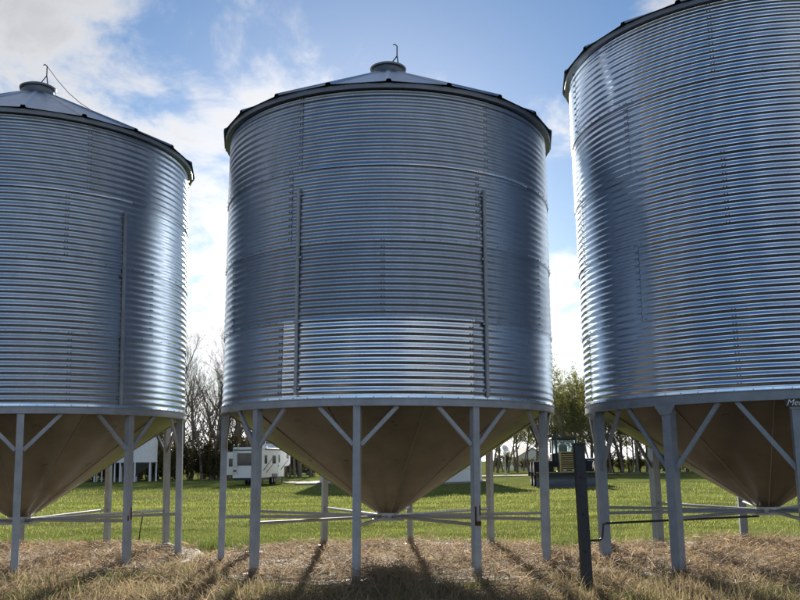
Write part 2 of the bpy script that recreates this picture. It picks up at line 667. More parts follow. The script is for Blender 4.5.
def sheet_mesh(name, material, amp=0.0072):
    """one corrugated wall sheet, 60 degrees of the ring and a bit of lap, base at z=0"""
    nc, per = 30, 8
    nr = 11 * per
    span = 2 * PI / NSH * 1.022
    zz = np.linspace(-0.02, RH + 0.0, nr + 1)
    tt = np.linspace(0, 1, nc + 1)
    T_, Z_ = np.meshgrid(tt, zz)
    r = RW + amp * np.cos(2 * PI * Z_ / PITCH_C) + 0.004 * T_ - 0.012 * (Z_ / RH)
    a = T_ * span
    V_ = np.stack([r * np.sin(a), -r * np.cos(a), Z_], -1).reshape(-1, 3)
    i = np.arange((nc + 1) * (nr + 1)).reshape(nr + 1, nc + 1)
    F = np.stack([i[:-1, :-1], i[:-1, 1:], i[1:, 1:], i[1:, :-1]], -1).reshape(-1, 4)
    return np_mesh(name, V_, [F], material, True)


def bolts_mesh(name, z0, offs, rings):
    mb = MB()
    hexa = [(math.cos(PI / 3 * k), math.sin(PI / 3 * k)) for k in range(6)]

    def bolt(a, z, r, s=0.011):
        ca, sa = math.sin(a), -math.cos(a)
        tx, ty = math.cos(a), math.sin(a)
        v = []
        for rr, k in ((r, 1.0), (r + 0.012, 0.8)):
            for hx, hz in hexa:
                v.append((rr * ca + tx * hx * s * k, rr * sa + ty * hx * s * k, z + hz * s * k))
        mb.add(v, [(i, (i + 1) % 6, 6 + (i + 1) % 6, 6 + i) for i in range(6)] + [tuple(range(6, 12))])
    for k in range(rings):
        for q in range(NSH):
            a0 = offs[k] + q * 2 * PI / NSH
            for da in (0.006, 0.021):
                for j in range(11):
                    bolt(a0 + da, z0 + k * RH + PITCH_C * (j + 1.0), RW + 0.0095)
        for q in range(72):      # lap seam between rings
            bolt(q * 2 * PI / 72 + 0.03, z0 + k * RH + 0.012, RW + 0.0095, 0.009)
    return mb.mesh(name, M['bolt'])


def roof_panel_mesh(ze, zt, re, rt_, n):
    """one roof sheet with a standing rib at each edge and an eave lip"""
    mb = MB()
    h = PI / n
    rib = 0.038

    def P(r, z, a):
        return (r * math.sin(a), -r * math.cos(a), z)
    w = 0.028
    prof = []
    for r, z, k in ((re, ze, 1.0), (rt_, zt, 0.45)):
        wa = w / r
        prof.append([P(r, z + rib * k, -h), P(r, z + rib * k, -h + wa), P(r, z, -h + wa * 1.6), P(r, z, h - wa * 1.6), P(r, z + rib * k, h - wa), P(r, z + rib * k, h)])
    v = prof[0] + prof[1]
    f = [(i, i + 1, 7 + i, 6 + i) for i in range(5)]
    mb.add(v, f)
    return mb


def leg_angle_pts(ph, r):
    return Vector((math.sin(ph), -math.cos(ph), 0)), Vector((math.cos(ph), math.sin(ph), 0))


def make_bin(key, label, lean, phase, z0, hop_z, rings, sheet_mats, style, ring_h, offs, zcap_extra=0.0):
    bx, by = BINS[key]
    root = empty('grain_bin', (bx, by, 0))
    root.rotation_euler = (0, lean, 0)
    tag(root, label, 'grain bin', 'galvanised hopper bins standing in a row')
    zw = z0 + ring_h
    meshes = {}
    for k in range(rings):
        mn = sheet_mats[k]
        if mn not in meshes:
            meshes[mn] = sheet_mesh('wall_sheet', M[mn], 0.0072 if style == 'tube' else 0.0092)
        for q in range(NSH):
            if mn == 'zinc_new' and q != 0:        # one renewed sheet only
                meshes.setdefault('zinc_mid', sheet_mesh('wall_sheet', M['zinc_mid']))
            o = link('wall_sheet', meshes['zinc_mid' if mn == 'zinc_new' and q != 0 else mn], root)
            o.location = (0, 0, zw + k * RH)
            o.rotation_euler = (0, 0, offs[k] + q * 2 * PI / NSH)
    tag(link('seam_bolts', bolts_mesh('seam_bolts', zw, offs, rings), root), kind='stuff')
    ze = zw + rings * RH + 0.085
    # ring beam: rolled channel carrying the wall
    rb = MB().lathe([(RW + 0.028, z0), (RW + 0.028, z0 + 0.012), (RW + 0.012, z0 + 0.014), (RW + 0.012, z0 + ring_h - 0.014), (RW + 0.026, z0 + ring_h - 0.012),
                     (RW + 0.026, z0 + ring_h), (RW - 0.06, z0 + ring_h), (RW - 0.06, z0), (RW + 0.028, z0)], 120)
    pg = M['paint_grey'] if style == 'tube' else M['paint_blue_grey']
    rb.build('ring_beam', pg, root, True)
    # shallow flange of the lowest wall ring, bolted on the beam
    bf = MB().lathe([(RW + 0.004, z0 + ring_h), (RW + 0.016, z0 + ring_h + 0.002), (RW + 0.014, z0 + ring_h + 0.035), (RW - 0.01, z0 + ring_h + 0.04)], 120)
    bf.build('base_flange', M['zinc_bright'], root, True)
    # hopper cone of twelve welded sheets
    rc, nh = 0.17, 12
    hm = MB()
    span = 2 * PI / nh
    prof = [(rc + (RW - 0.05 - rc) * t, hop_z + (z0 + 0.04 - hop_z) * t) for t in np.linspace(0, 1, 8)]
    v, f = [], []
    nc = 8
    for r, z in prof:
        for c in range(nc + 1):
            a = span * 1.01 * c / nc
            rr = r + 0.003 * c / nc
            v.append((rr * math.sin(a), -rr * math.cos(a), z))
    for i in range(len(prof) - 1):
        for c in range(nc):
            p = i * (nc + 1) + c
            f.append((p, p + 1, p + nc + 2, p + nc + 1))
    hm.add(v, f)
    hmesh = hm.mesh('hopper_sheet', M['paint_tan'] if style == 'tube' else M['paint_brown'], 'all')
    wm = MB().tube([(0, -(rc + 0.008), hop_z + 0.01), (0, -(RW - 0.05 + 0.004), z0 + 0.03)], 0.008, 6)
    wmesh = wm.mesh('weld_seam', M['weld'])
    for q in range(nh):
        o = link('hopper_sheet', hmesh, root)
        o.rotation_euler = (0, 0, q * span + 0.21)
        w = link('weld_seam', wmesh, o)
    # outlet collar with slide gate
    oc = MB().lathe([(rc + 0.012, hop_z + 0.03), (rc + 0.012, hop_z - 0.07), (rc + 0.05, hop_z - 0.07), (rc + 0.05, hop_z - 0.085), (rc - 0.02, hop_z - 0.085)], 28)
    oco = oc.build('outlet_collar', M['rod'], root, True)
    MB().box(-0.26, 0.26, -0.22, 0.22, hop_z - 0.115, hop_z - 0.088).build('slide_gate', M['rod'], oco)
    # legs, knee braces, tie rods
    rl = RW - 0.06
    for k in range(10):
        ph = phase + k * PI / 5
        o_, t_ = leg_angle_pts(ph, rl)
        p = o_ * rl
        if style == 'tube':
            lg = MB()
            lg.channel(p + o_ * 0.06 + Vector((0, 0, PAD_Z - 0.03)), p + o_ * 0.06 + Vector((0, 0, z0)), 0.10, 0.008, o_, 0.10)
            lg.channel(p - o_ * 0.045 + Vector((0, 0, PAD_Z - 0.03)), p - o_ * 0.045 + Vector((0, 0, z0)), 0.088, 0.008, -o_, 0.085)
        else:
            lg = MB()
            lg.bar(p + Vector((0, 0, PAD_Z - 0.03)), p + Vector((0, 0, z0)), 0.135, 0.15, o_)
        lo = lg.build('leg', pg, root)
        bpm = MB()
        q = p + Vector((0, 0, PAD_Z))
        bpm.bar(q + t_ * -0.13 + Vector((0, 0, 0.004)), q + t_ * 0.13 + Vector((0, 0, 0.004)), 0.26, 0.010, (0, 0, 1))
        bpm.build('base_plate', pg, lo)
        if style != 'tube':
            gp = MB()
            zt, hh = z0 - 0.001, 0.13
            front = p + o_ * 0.082
            vv = []
            for d in (0, 0.012):
                for lx, lz in ((-0.155, 0), (0.155, 0), (0.155, -0.02), (0.078, -hh), (-0.078, -hh), (-0.155, -0.02)):
                    vv.append(front + o_ * d + t_ * lx + Vector((0, 0, zt + lz)))
            gp.add(vv, [(5, 4, 3, 2, 1, 0), (6, 7, 8, 9, 10, 11)] + [(i, (i + 1) % 6, 6 + (i + 1) % 6, 6 + i) for i in range(6)])
            gp.build('gusset_plate', pg, lo)
        if style == 'tube':
            drop, arc, wd = 0.53, 0.208, 0.055
        else:
            drop, arc, wd = 0.90, 0.27, 0.06
        for s in (-1, 1):
            bo, bt = leg_angle_pts(ph + s * arc, rl)
            a = p + t_ * (s * 0.055) + o_ * 0.02 + Vector((0, 0, z0 - drop))
            b = bo * (rl + 0.02) + Vector((0, 0, z0 + 0.0))
            br = MB()
            br.channel(a, b, wd, 0.006, o_, 0.04)
            br.build('knee_brace', pg, root)
        zr = hop_z - 0.05
        tr = MB()
        tr.tube([p - o_ * 0.05 + Vector((0, 0, zr + 0.02)), o_ * (rc + 0.03) + Vector((0, 0, zr))], 0.024, 8)
        tr.build('tie_rod', M['rod'] if style == 'tube' else pg, root, True)
    # roof
    n = 20
    re, rtp = RW + 0.13, 0.29
    ztop = ze + (re - rtp) * 0.53
    pm = roof_panel_mesh(ze, ztop, re, rtp, n).mesh('roof_panel', M['zinc_roof'])
    for q in range(n):
        o = link('roof_panel', pm, root)
        o.rotation_euler = (0, 0, q * 2 * PI / n + 0.175)
    tm = MB()
    tm.lathe([(re - 0.052, ze - 0.004), (re - 0.052, ze - 0.075), (re - 0.065, ze - 0.075), (RW - 0.02, ze - 0.075), (RW - 0.02, ze - 0.01)], 72)
    tm.build('eave_trim', M['zinc_trim'], root, True)
    capm = MB().lathe([(rtp + 0.03, ztop - 0.05), (rtp + 0.0, ztop + 0.02), (rtp - 0.005, ztop + 0.13), (0.0, ztop + 0.13)], 32)
    cap = capm.build('roof_cap', M['zinc_trim'], root, True)
    MB().lathe([(rtp + 0.0, ztop + 0.125), (rtp + 0.03, ztop + 0.125), (rtp + 0.035, ztop + 0.155), (rtp - 0.02, ztop + 0.185), (0, ztop + 0.205)], 32).build('lid', M['zinc_trim'], cap, True)
    lv = MB()
    zt = ztop + 0.15
    top = Vector((0.16, -0.02, zt + 0.44))
    mid = Vector((0.16, -0.02, zt + 0.25))
    lv.tube([(-0.02, -0.02, zt), mid], 0.011, 6)
    lv.tube([(0.20, -0.02, zt - 0.03), mid, top, top + Vector((-0.04, 0, 0.035)), top + Vector((-0.07, 0, 0.02))], 0.011, 6)
    lv.build('lid_lever', M['dark_steel'], cap)
    return root, ze, ztop


LB, lze, lzt = make_bin('L', 'galvanised hopper bin with one long vertical pipe and a cable on its roof', -0.0143, 0.3859, 2.219, 0.610, 4,
                        ['zinc_mid', 'zinc_mid', 'zinc_mid', 'zinc_dull'], 'tube', 0.11, [0.608, 0.09, 0.57, 0.684])
CB, cze, czt = make_bin('C', 'galvanised hopper bin with two vertical pipes and a brighter lowest wall ring', 0.0098, -0.1435, 2.234, 0.638, 4,
                        ['zinc_new', 'zinc_dull', 'zinc_mid', 'zinc_dull'], 'tube', 0.11, [-0.598, -0.026, 0.50, -0.486])
RB, rze, rzt = make_bin('R', 'tallest shiny bin of five rings on heavy legs with gusset plates', -0.0073, -0.2195, 2.224, 0.693, 5,
                        ['zinc_bright', 'zinc_bright', 'zinc_bright', 'zinc_bright', 'zinc_bright'], 'gusset', 0.14, [-0.480, -0.980, -0.472, -0.993, -0.485])


def lap_highlight(root, z, a0, a1):  # added shiny strip, stands in for the bright reflection along a ring lap
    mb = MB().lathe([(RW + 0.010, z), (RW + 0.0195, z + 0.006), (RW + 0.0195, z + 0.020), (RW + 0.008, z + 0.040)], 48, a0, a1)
    mb.build('lap_highlight', M['zinc_new'], root, True)


lap_highlight(CB, 2.234 + 0.11 + 3 * RH - 0.02, -0.42, 0.92)
lap_highlight(CB, 2.234 + 0.11 + RH - 0.02, -0.60, 0.48)
lap_highlight(LB, 2.219 + 0.11 + 3 * RH - 0.02, -0.5, 0.98)


def conduit(root, a, za, zb):
    o_, t_ = leg_angle_pts(a, RW)
    p = o_ * (RW + 0.035)
    mb = MB()
    mb.channel(p + Vector((0, 0, za)), p + Vector((0, 0, zb)), 0.045, 0.005, o_, 0.03)
    c = mb.build('vertical_pipe', M['paint_grey'], root)
    for i in range(4):
        z = za + 0.1 + (zb - za - 0.2) * i / 3
        q = o_ * (RW + 0.016)
        k = MB().bar(q + t_ * -0.06 + Vector((0, 0, z)), q + t_ * 0.06 + Vector((0, 0, z)), 0.03, 0.02, o_)
        k.build('clamp', M['bolt'], c)


conduit(CB, -0.478, 2.40, 5.43)
conduit(CB, 0.553, 2.37, 5.43)
conduit(LB, 0.929, 2.37, 5.50)

# rust burns on single legs
def rust_patch(root, ph, r, za, zb, side, w):
    o_, t_ = leg_angle_pts(ph, r)
    p = o_ * (r + 0.0635) + t_ * side
    mb = MB()
    mb.bar(p + Vector((0, 0, za)), p + Vector((0, 0, zb)), w, 0.004, o_)
    mb.build('rust_patch', M['rust'], root)


rust_patch(CB, -0.144 + PI / 5, RW - 0.06, 0.62, 0.86, -0.035, 0.03)
rust_patch(CB, -0.144 + PI / 5, RW - 0.06, 0.60, 0.66, 0.0, 0.10)
rust_patch(CB, -0.144 + PI / 5, RW - 0.06, 0.74, 0.88, 0.035, 0.018)
rust_patch(LB, 0.3859 + PI / 5, RW - 0.06, 0.60, 0.78, 0.03, 0.02)
rust_patch(LB, 0.3859 + PI / 5, RW - 0.06, 0.58, 0.66, -0.03, 0.02)

# slack cable from the lid lever over the left roof
zt = lzt + 0.59
rr_ = 1.75
pe = Vector((rr_ * 0.80, -rr_ * 0.60, lze + (RW + 0.13 - rr_) * 0.53 + 0.02))
p0_ = Vector((0.16, -0.02, zt))
pts = [p0_ + (pe - p0_) * t + Vector((0, 0, -0.10 * math.sin(PI * t))) for t in (0, 0.25, 0.5, 0.75, 1)]
MB().tube(pts, 0.006, 5).build('lid_cable', M['grey_plastic'], LB)

# crank rod of the slide gate on the right bin
cx = Vector((math.sin(-0.16 - 1.0), -math.cos(-0.16 - 1.0), 0))
gr = MB()
zz = 0.56
gr.tube([Vector((-0.2, -0.1, zz)), Vector((-2.80, -1.0, zz)), Vector((-2.85, -1.02, zz - 0.01)), Vector((-2.88, -1.03, zz - 0.21)), Vector((-2.92, -1.05, zz - 0.235)), Vector((-3.14, -1.12, zz - 0.235))], 0.017, 8)
gr.build('gate_crank_rod', M['dark_steel'], RB, True)

# maker's badge at the leg head of the right bin
o_, t_ = leg_angle_pts(-0.2195, RW)
bp_ = o_ * (RW + 0.042) + t_ * -0.02
bd = MB()
bd.bar(bp_ + t_ * -0.13 + Vector((0, 0, 2.178)), bp_ + t_ * 0.36 + Vector((0, 0, 2.178)), 0.105, 0.012, o_)
badge = bd.build('badge', M['black'], RB)
tcv = bpy.data.curves.new('badge_text', 'FONT')
tcv.body = 'Meridian'
tcv.size = 0.115
tcv.shear = 0.35
tcv.extrude = 0.001
to = bpy.data.objects.new('badge_text', tcv)
COL.objects.link(to)
dg = bpy.context.evaluated_depsgraph_get()
tme = bpy.data.meshes.new_from_object(to.evaluated_get(dg))
bpy.data.objects.remove(to)
tme.materials.clear()
tme.materials.append(M['white_paint'])
lt = link('lettering', tme, badge)
pos = bp_ + t_ * -0.115 + o_ * 0.009 + Vector((0, 0, 2.142))
mw = Matrix((t_, Vector((0, 0, 1)), o_)).transposed().to_4x4()
mw.translation = pos
lt.matrix_local = mw

# concrete pads under the bins
for key, w in (('L', 'bin with the roof cable'), ('C', 'bin with two vertical pipes'), ('R', 'five-ring bin')):
    bx, by = BINS[key]
    pd = MB()
    pr = []
    nseg = 96
    v, f = [], []
    for i, (r, z) in enumerate(((PAD_R, -0.30), (PAD_R, PAD_Z - 0.02), (PAD_R - 0.02, PAD_Z), (0.0, PAD_Z))):
        for k in range(nseg):
            a = 2 * PI * k / nseg
            j = 1 + (0.006 * math.sin(a * 23 + i) if r else 0)
            v.append((r * j * math.sin(a), r * j * math.cos(a), z))
    for i in range(3):
        for k in range(nseg):
            f.append((i * nseg + k, i * nseg + (k + 1) % nseg, (i + 1) * nseg + (k + 1) % nseg, (i + 1) * nseg + k))
    pd.add(v, f)
    p = pd.build('concrete_pad', M['concrete'], None)
    p.location = (bx, by, 0)
    tag(p, 'round straw-littered concrete pad under the ' + w, 'concrete pad', 'concrete pads under the bins')


# ------------------------------------------------------------------ yard objects
def wheel(parent, loc, r, w, axis_rz=0.0, rim_r=0.55):
    """tyre with rim, axle along local x"""
    t = MB()
    prof = [(r * rim_r, -w / 2), (r * 0.93, -w / 2), (r, -w * 0.36), (r, w * 0.36), (r * 0.93, w / 2), (r * rim_r, w / 2), (r * rim_r, -w / 2)]
    t.lathe(prof, 28)
    t.v = [(z, x, y) for x, y, z in t.v]
    o = t.build('wheel', M['tyre'], parent, True)
    o.location = loc
    o.rotation_euler = (0, 0, axis_rz)
    rm = MB()
    rm.lathe([(0, -w * 0.30), (r * rim_r * 0.5, -w * 0.34), (r * rim_r + 0.004, -w * 0.40), (r * rim_r + 0.004, w * 0.40), (r * rim_r * 0.5, w * 0.34), (0, w * 0.30)], 20)
    rm.v = [(z, x, y) for x, y, z in rm.v]
    rm.build('rim', M['rim'], o, True)
    return o


# --- camper trailer (fifth wheel), seen from its tail
def camper():
    Yc = 72.8
    x = at(247.5, Yc)
    root = empty('camper_trailer', (x, Yc, gz(x, Yc)), rad(-5.5))
    tag(root, 'white camper trailer with raised nose and dark tail window parked on the lawn', 'camper trailer')
    W_, z0, z1, L = 1.22, 0.62, 3.12, 8.2
    body = MB()
    # side profile (y forward, z), nose raised over the hitch
    prof = [(0, z0), (0, z1 - 0.10), (0.12, z1), (L - 1.4, z1 + 0.05), (L - 0.9, z1 + 0.42), (L + 1.5, z1 + 0.42), (L + 2.2, z1 + 0.1), (L + 2.3, 1.75), (L + 1.6, 1.55), (L - 0.1, 1.5), (L - 0.3, z0)]
    body.prism(prof, -W_, W_)
    b = body.build('body', M['white_paint'], root)
    # tail wall: window band, lights, bumper, ladder
    MB().box(-0.86, 0.92, -0.03, 0.02, 1.62, 2.62, 0.02).build('window_frame', M['grey_plastic'], b)
    MB().box(-0.80, -0.02, -0.045, 0.0, 1.68, 2.56).build('window_pane', M['glass'], b)
    MB().box(0.06, 0.86, -0.045, 0.0, 1.68, 2.56).build('window_pane', M['glass'], b)
    MB().box(-1.2, 1.2, -0.02, 0.02, z1 - 0.30, z1 - 0.20).build('stripe', M['grey_plastic'], b)
    for sx in (-1, 1):
        MB().box(sx * 1.02 - 0.12, sx * 1.02 + 0.12, -0.05, 0.0, 1.12, 1.26, 0.01).build('tail_lamp', M['lamp_red'], root)
    MB().box(-1.15, 1.15, -0.28, -0.14, 0.42, 0.54, 0.01).build('bumper', M['dark_steel'], root)
    MB().box(-1.0, 1.0, -0.15, 8.0, 0.42, 0.60).build('chassis', M['dark_steel'], root)
    ld = MB()
    for sx in (-0.18, 0.18):
        ld.tube([(sx - 0.95 + 0.0, -0.12, 0.9), (sx - 0.95, -0.12, 3.3), (sx - 0.95, 0.2, 3.32)], 0.018, 6)
    for i in range(8):
        ld.tube([(-1.13, -0.12, 1.0 + i * 0.28), (-0.77, -0.12, 1.0 + i * 0.28)], 0.014, 6)
    ld.build('ladder', M['rod'], root)
    # slide-out room on the left
    so = MB()
    so.box(-W_ - 0.80, -W_ + 0.002, 1.0, 4.4, 0.85, 2.75, 0.02)
    s = so.build('slide_out', M['white_paint'], root)
    MB().box(-W_ - 0.62, -W_ - 0.12, 0.97, 1.02, 1.55, 2.20, 0.01).build('window_pane', M['glass'], s)
    MB().box(-W_ - 0.85, -W_, 0.97, 4.43, 2.75, 2.81).build('slide_roof', M['grey_plastic'], s)
    # right side: door, windows, graphics, awning
    sx = W_
    d = MB()
    d.box(sx - 0.01, sx + 0.03, 5.6, 6.3, 0.8, 2.75, 0.01)
    dr = d.build('door', M['white_paint'], root)
    MB().box(sx + 0.02, sx + 0.045, 5.72, 6.18, 1.85, 2.5).build('window_pane', M['glass'], dr)
    MB().box(sx + 0.03, sx + 0.07, 5.66, 5.72, 1.5, 1.62).build('handle', M['dark_steel'], dr)
    for y0, y1 in ((0.9, 1.7), (3.6, 4.8)):
        MB().box(sx - 0.01, sx + 0.025, y0, y1, 1.75, 2.45, 0.01).build('side_window', M['glass'], root)
    MB().box(sx - 0.01, sx + 0.03, 9.0, 9.8, 2.2, 3.05, 0.01).build('side_window', M['glass'], root)
    for i, (a, bb) in enumerate((((0.3, 1.2), (3.4, 2.2)), ((1.2, 1.0), (4.6, 2.0)), ((6.4, 1.2), (9.6, 2.1)))):
        g = MB()
        g.add([(sx + 0.006, a[0], a[1]), (sx + 0.006, a[0] + 0.5, a[1]), (sx + 0.006, bb[0] + 0.25, bb[1]), (sx + 0.006, bb[0], bb[1])], [(0, 1, 2, 3)])
        g.build('decal_stripe', M['grey_plastic'] if i != 1 else M['lamp_red'], root)
    MB().tube([(sx + 0.09, 1.0, 2.98), (sx + 0.09, 7.0, 2.98)], 0.07, 10).build('awning', M['grey_plastic'], root, True)
    for y in (3.9, 4.85):
        for s2 in (-1, 1):
            wheel(root, (s2 * 1.05, y, 0.37), 0.37, 0.24)
    fl = MB()
    fl.prism([(3.4, 0.62), (3.5, 0.9), (5.2, 0.9), (5.35, 0.62)], sx - 0.02, sx + 0.05)
    fl.build('fender', M['grey_plastic'], root)
    MB().box(-0.35, 0.35, 3.0, 3.9, z1 + 0.02, z1 + 0.30, 0.05).build('roof_air_conditioner', M['white_paint'], root)
    MB().box(-0.2, 0.2, 5.6, 6.0, z1 + 0.02, z1 + 0.16, 0.03).build('roof_vent', M['white_paint'], root)
    lgm = MB()
    for s2 in (-0.9, 0.9):
        lgm.tube([(s2, L + 0.4, 0.0), (s2, L + 0.4, 1.55)], 0.05, 8)
    for q, s2 in enumerate((-0.9, 0.9)):
        MB().tube([(s2, L + 0.4, 0.0), (s2, L + 0.4, 1.55)], 0.05, 8).build('landing_leg', M['dark_steel'], root)
    return root


camper()


# --- road vehicles: a closed side profile with tumblehome, wheels, glass, lamps
def vehicle(name, label, cat, loc, rz, body_mat, kind):
    root = empty(name, loc, rz)
    tag(root, label, cat)
    # local x = forward
    if kind == 'pickup':
        L, Wd, wb, r = 5.6, 0.98, 3.5, 0.40
        lower = [(-2.8, 0.55), (-2.8, 1.12), (-0.75, 1.14), (-0.70, 1.16), (1.0, 1.16), (1.25, 1.15), (2.55, 1.06), (2.78, 0.92), (2.8, 0.5), (2.3, 0.42), (-2.6, 0.45)]
        cabp = [(-0.85, 1.12), (-0.62, 1.84), (-0.40, 1.90), (0.50, 1.88), (1.30, 1.14)]
    else:
        L, Wd, wb, r = 4.7, 0.90, 2.75, 0.34
        lower = [(-2.3, 0.45), (-2.35, 0.9), (-2.2, 1.0), (-1.6, 1.02), (1.0, 1.0), (1.9, 0.90), (2.3, 0.75), (2.35, 0.45), (2.0, 0.28), (-2.0, 0.3)]
        cabp = [(-2.2, 0.98), (-1.75, 1.50), (-1.2, 1.60), (0.1, 1.58), (1.15, 0.98)]

    def slab(poly, y, inset, top):
        zlo, zhi = min(p[1] for p in poly), max(p[1] for p in poly)
        v = []
        n = len(poly)
        for s in (-1, 1):
            for px, pz in poly:
                k = (pz - zlo) / (zhi - zlo)
                v.append((px, s * (y - inset * k ** 1.5), pz))
        f = [(i, (i + 1) % n, n + (i + 1) % n, n + i) for i in range(n)] + [tuple(range(n - 1, -1, -1)), tuple(range(n, 2 * n))]
        return MB().add(v, f)
    b = slab(lower, Wd, 0.05, 0).build('body', body_mat, root)
    c = slab(cabp, Wd - 0.05, 0.16, 0).build('cab', body_mat, root)
    # glazing: windscreen, rear, sides, set just proud of the cab
    n = len(cabp)
    zlo, zhi = cabp[0][1], max(p[1] for p in cabp)

    def cw(z):
        return Wd - 0.05 - 0.16 * ((z - zlo) / (zhi - zlo)) ** 1.5
    for nm, (a, d), sg in (('windscreen', (cabp[-1], cabp[-2]), 1), ('rear_window', (cabp[0], cabp[1]), -1)):
        pts = []
        for t, e in ((0.12, 1), (0.12, -1), (0.9, -1), (0.9, 1)):
            x_, z_ = a[0] + (d[0] - a[0]) * t + 0.012 * sg, a[1] + (d[1] - a[1]) * t + 0.008
            pts.append((x_, e * (cw(z_) - 0.09), z_))
        MB().add(pts, [(0, 1, 2, 3)]).build(nm, M['glass'], c)
    x0, x1 = cabp[1][0], cabp[-2][0]
    for s in (-1, 1):
        for xa, xb in ((x0 + 0.05, (x0 + x1) / 2 - 0.05), ((x0 + x1) / 2 + 0.05, x1 + 0.12)):
            za, zb = zlo + 0.08, zhi - 0.12
            pts = [(xa - 0.08, s * (cw(za) + 0.006), za), (xb + (0.3 if xb > x1 else 0), s * (cw(za) + 0.006), za), (xb, s * (cw(zb) + 0.006), zb), (xa, s * (cw(zb) + 0.006), zb)]
            MB().add(pts, [(0, 1, 2, 3)]).build('side_window', M['glass'], c)
    for sx in (-1, 1):
        for sy in (-1, 1):
            o = wheel(root, (sx * wb / 2 + (0.1 if kind == 'pickup' else 0), sy * (Wd - 0.09), r), r, 0.23, PI / 2)
            ar = MB().lathe([(r + 0.02, -0.02), (r + 0.10, -0.02), (r + 0.10, 0.03), (r + 0.02, 0.03)], 20, -PI / 2, PI / 2)
            ar.v = [(x, sy * (Wd + z) - 0.0, -y) for x, y, z in ar.v]
            q = ar.build('wheel_arch', M['black'], root)
            q.location = (sx * wb / 2 + (0.1 if kind == 'pickup' else 0), 0, r)
    for sy in (-1, 1):
        MB().box(lower[7][0] - 0.06 if kind == 'pickup' else 2.2, lower[7][0] + 0.015 if kind == 'pickup' else 2.36, sy * 0.72 - 0.17, sy * 0.72 + 0.17, 0.74, 0.9, 0.01).build('headlight', M['lamp_clear'], root)
        MB().box(0.85, 1.0, sy * (Wd + 0.02), sy * (Wd + 0.20), 1.12 if kind == 'pickup' else 0.98, 1.30 if kind == 'pickup' else 1.12, 0.02).build('mirror', M['black'], root)
    fx = L / 2
    MB().box(fx - 0.05, fx + 0.04, -0.5, 0.5, 0.62, 0.88, 0.01).build('grille', M['black'], root)
    MB().box(fx - 0.1, fx + 0.07, -Wd + 0.05, Wd - 0.05, 0.40, 0.56, 0.02).build('bumper', M['grey_plastic'], root)
    return root


Yp = 88.3
xp = at(587, Yp)
vehicle('pickup_truck', 'white pickup truck parked behind the tractor with the blade', 'pickup truck', (xp, Yp, gz(xp, Yp)), rad(-106), M['white_paint'], 'pickup')
M['car_paint'] = mat('dark blue grey car paint', (0.05, 0.06, 0.075), 0.25, 0.3, 0.1, 2)
Yk = 138.3
xk = at(300, Yk)
vehicle('car', 'dark car parked far beyond the white camper trailer', 'car', (xk, Yk, gz(xk, Yk) + 0.0), rad(172), M['car_paint'], 'car')


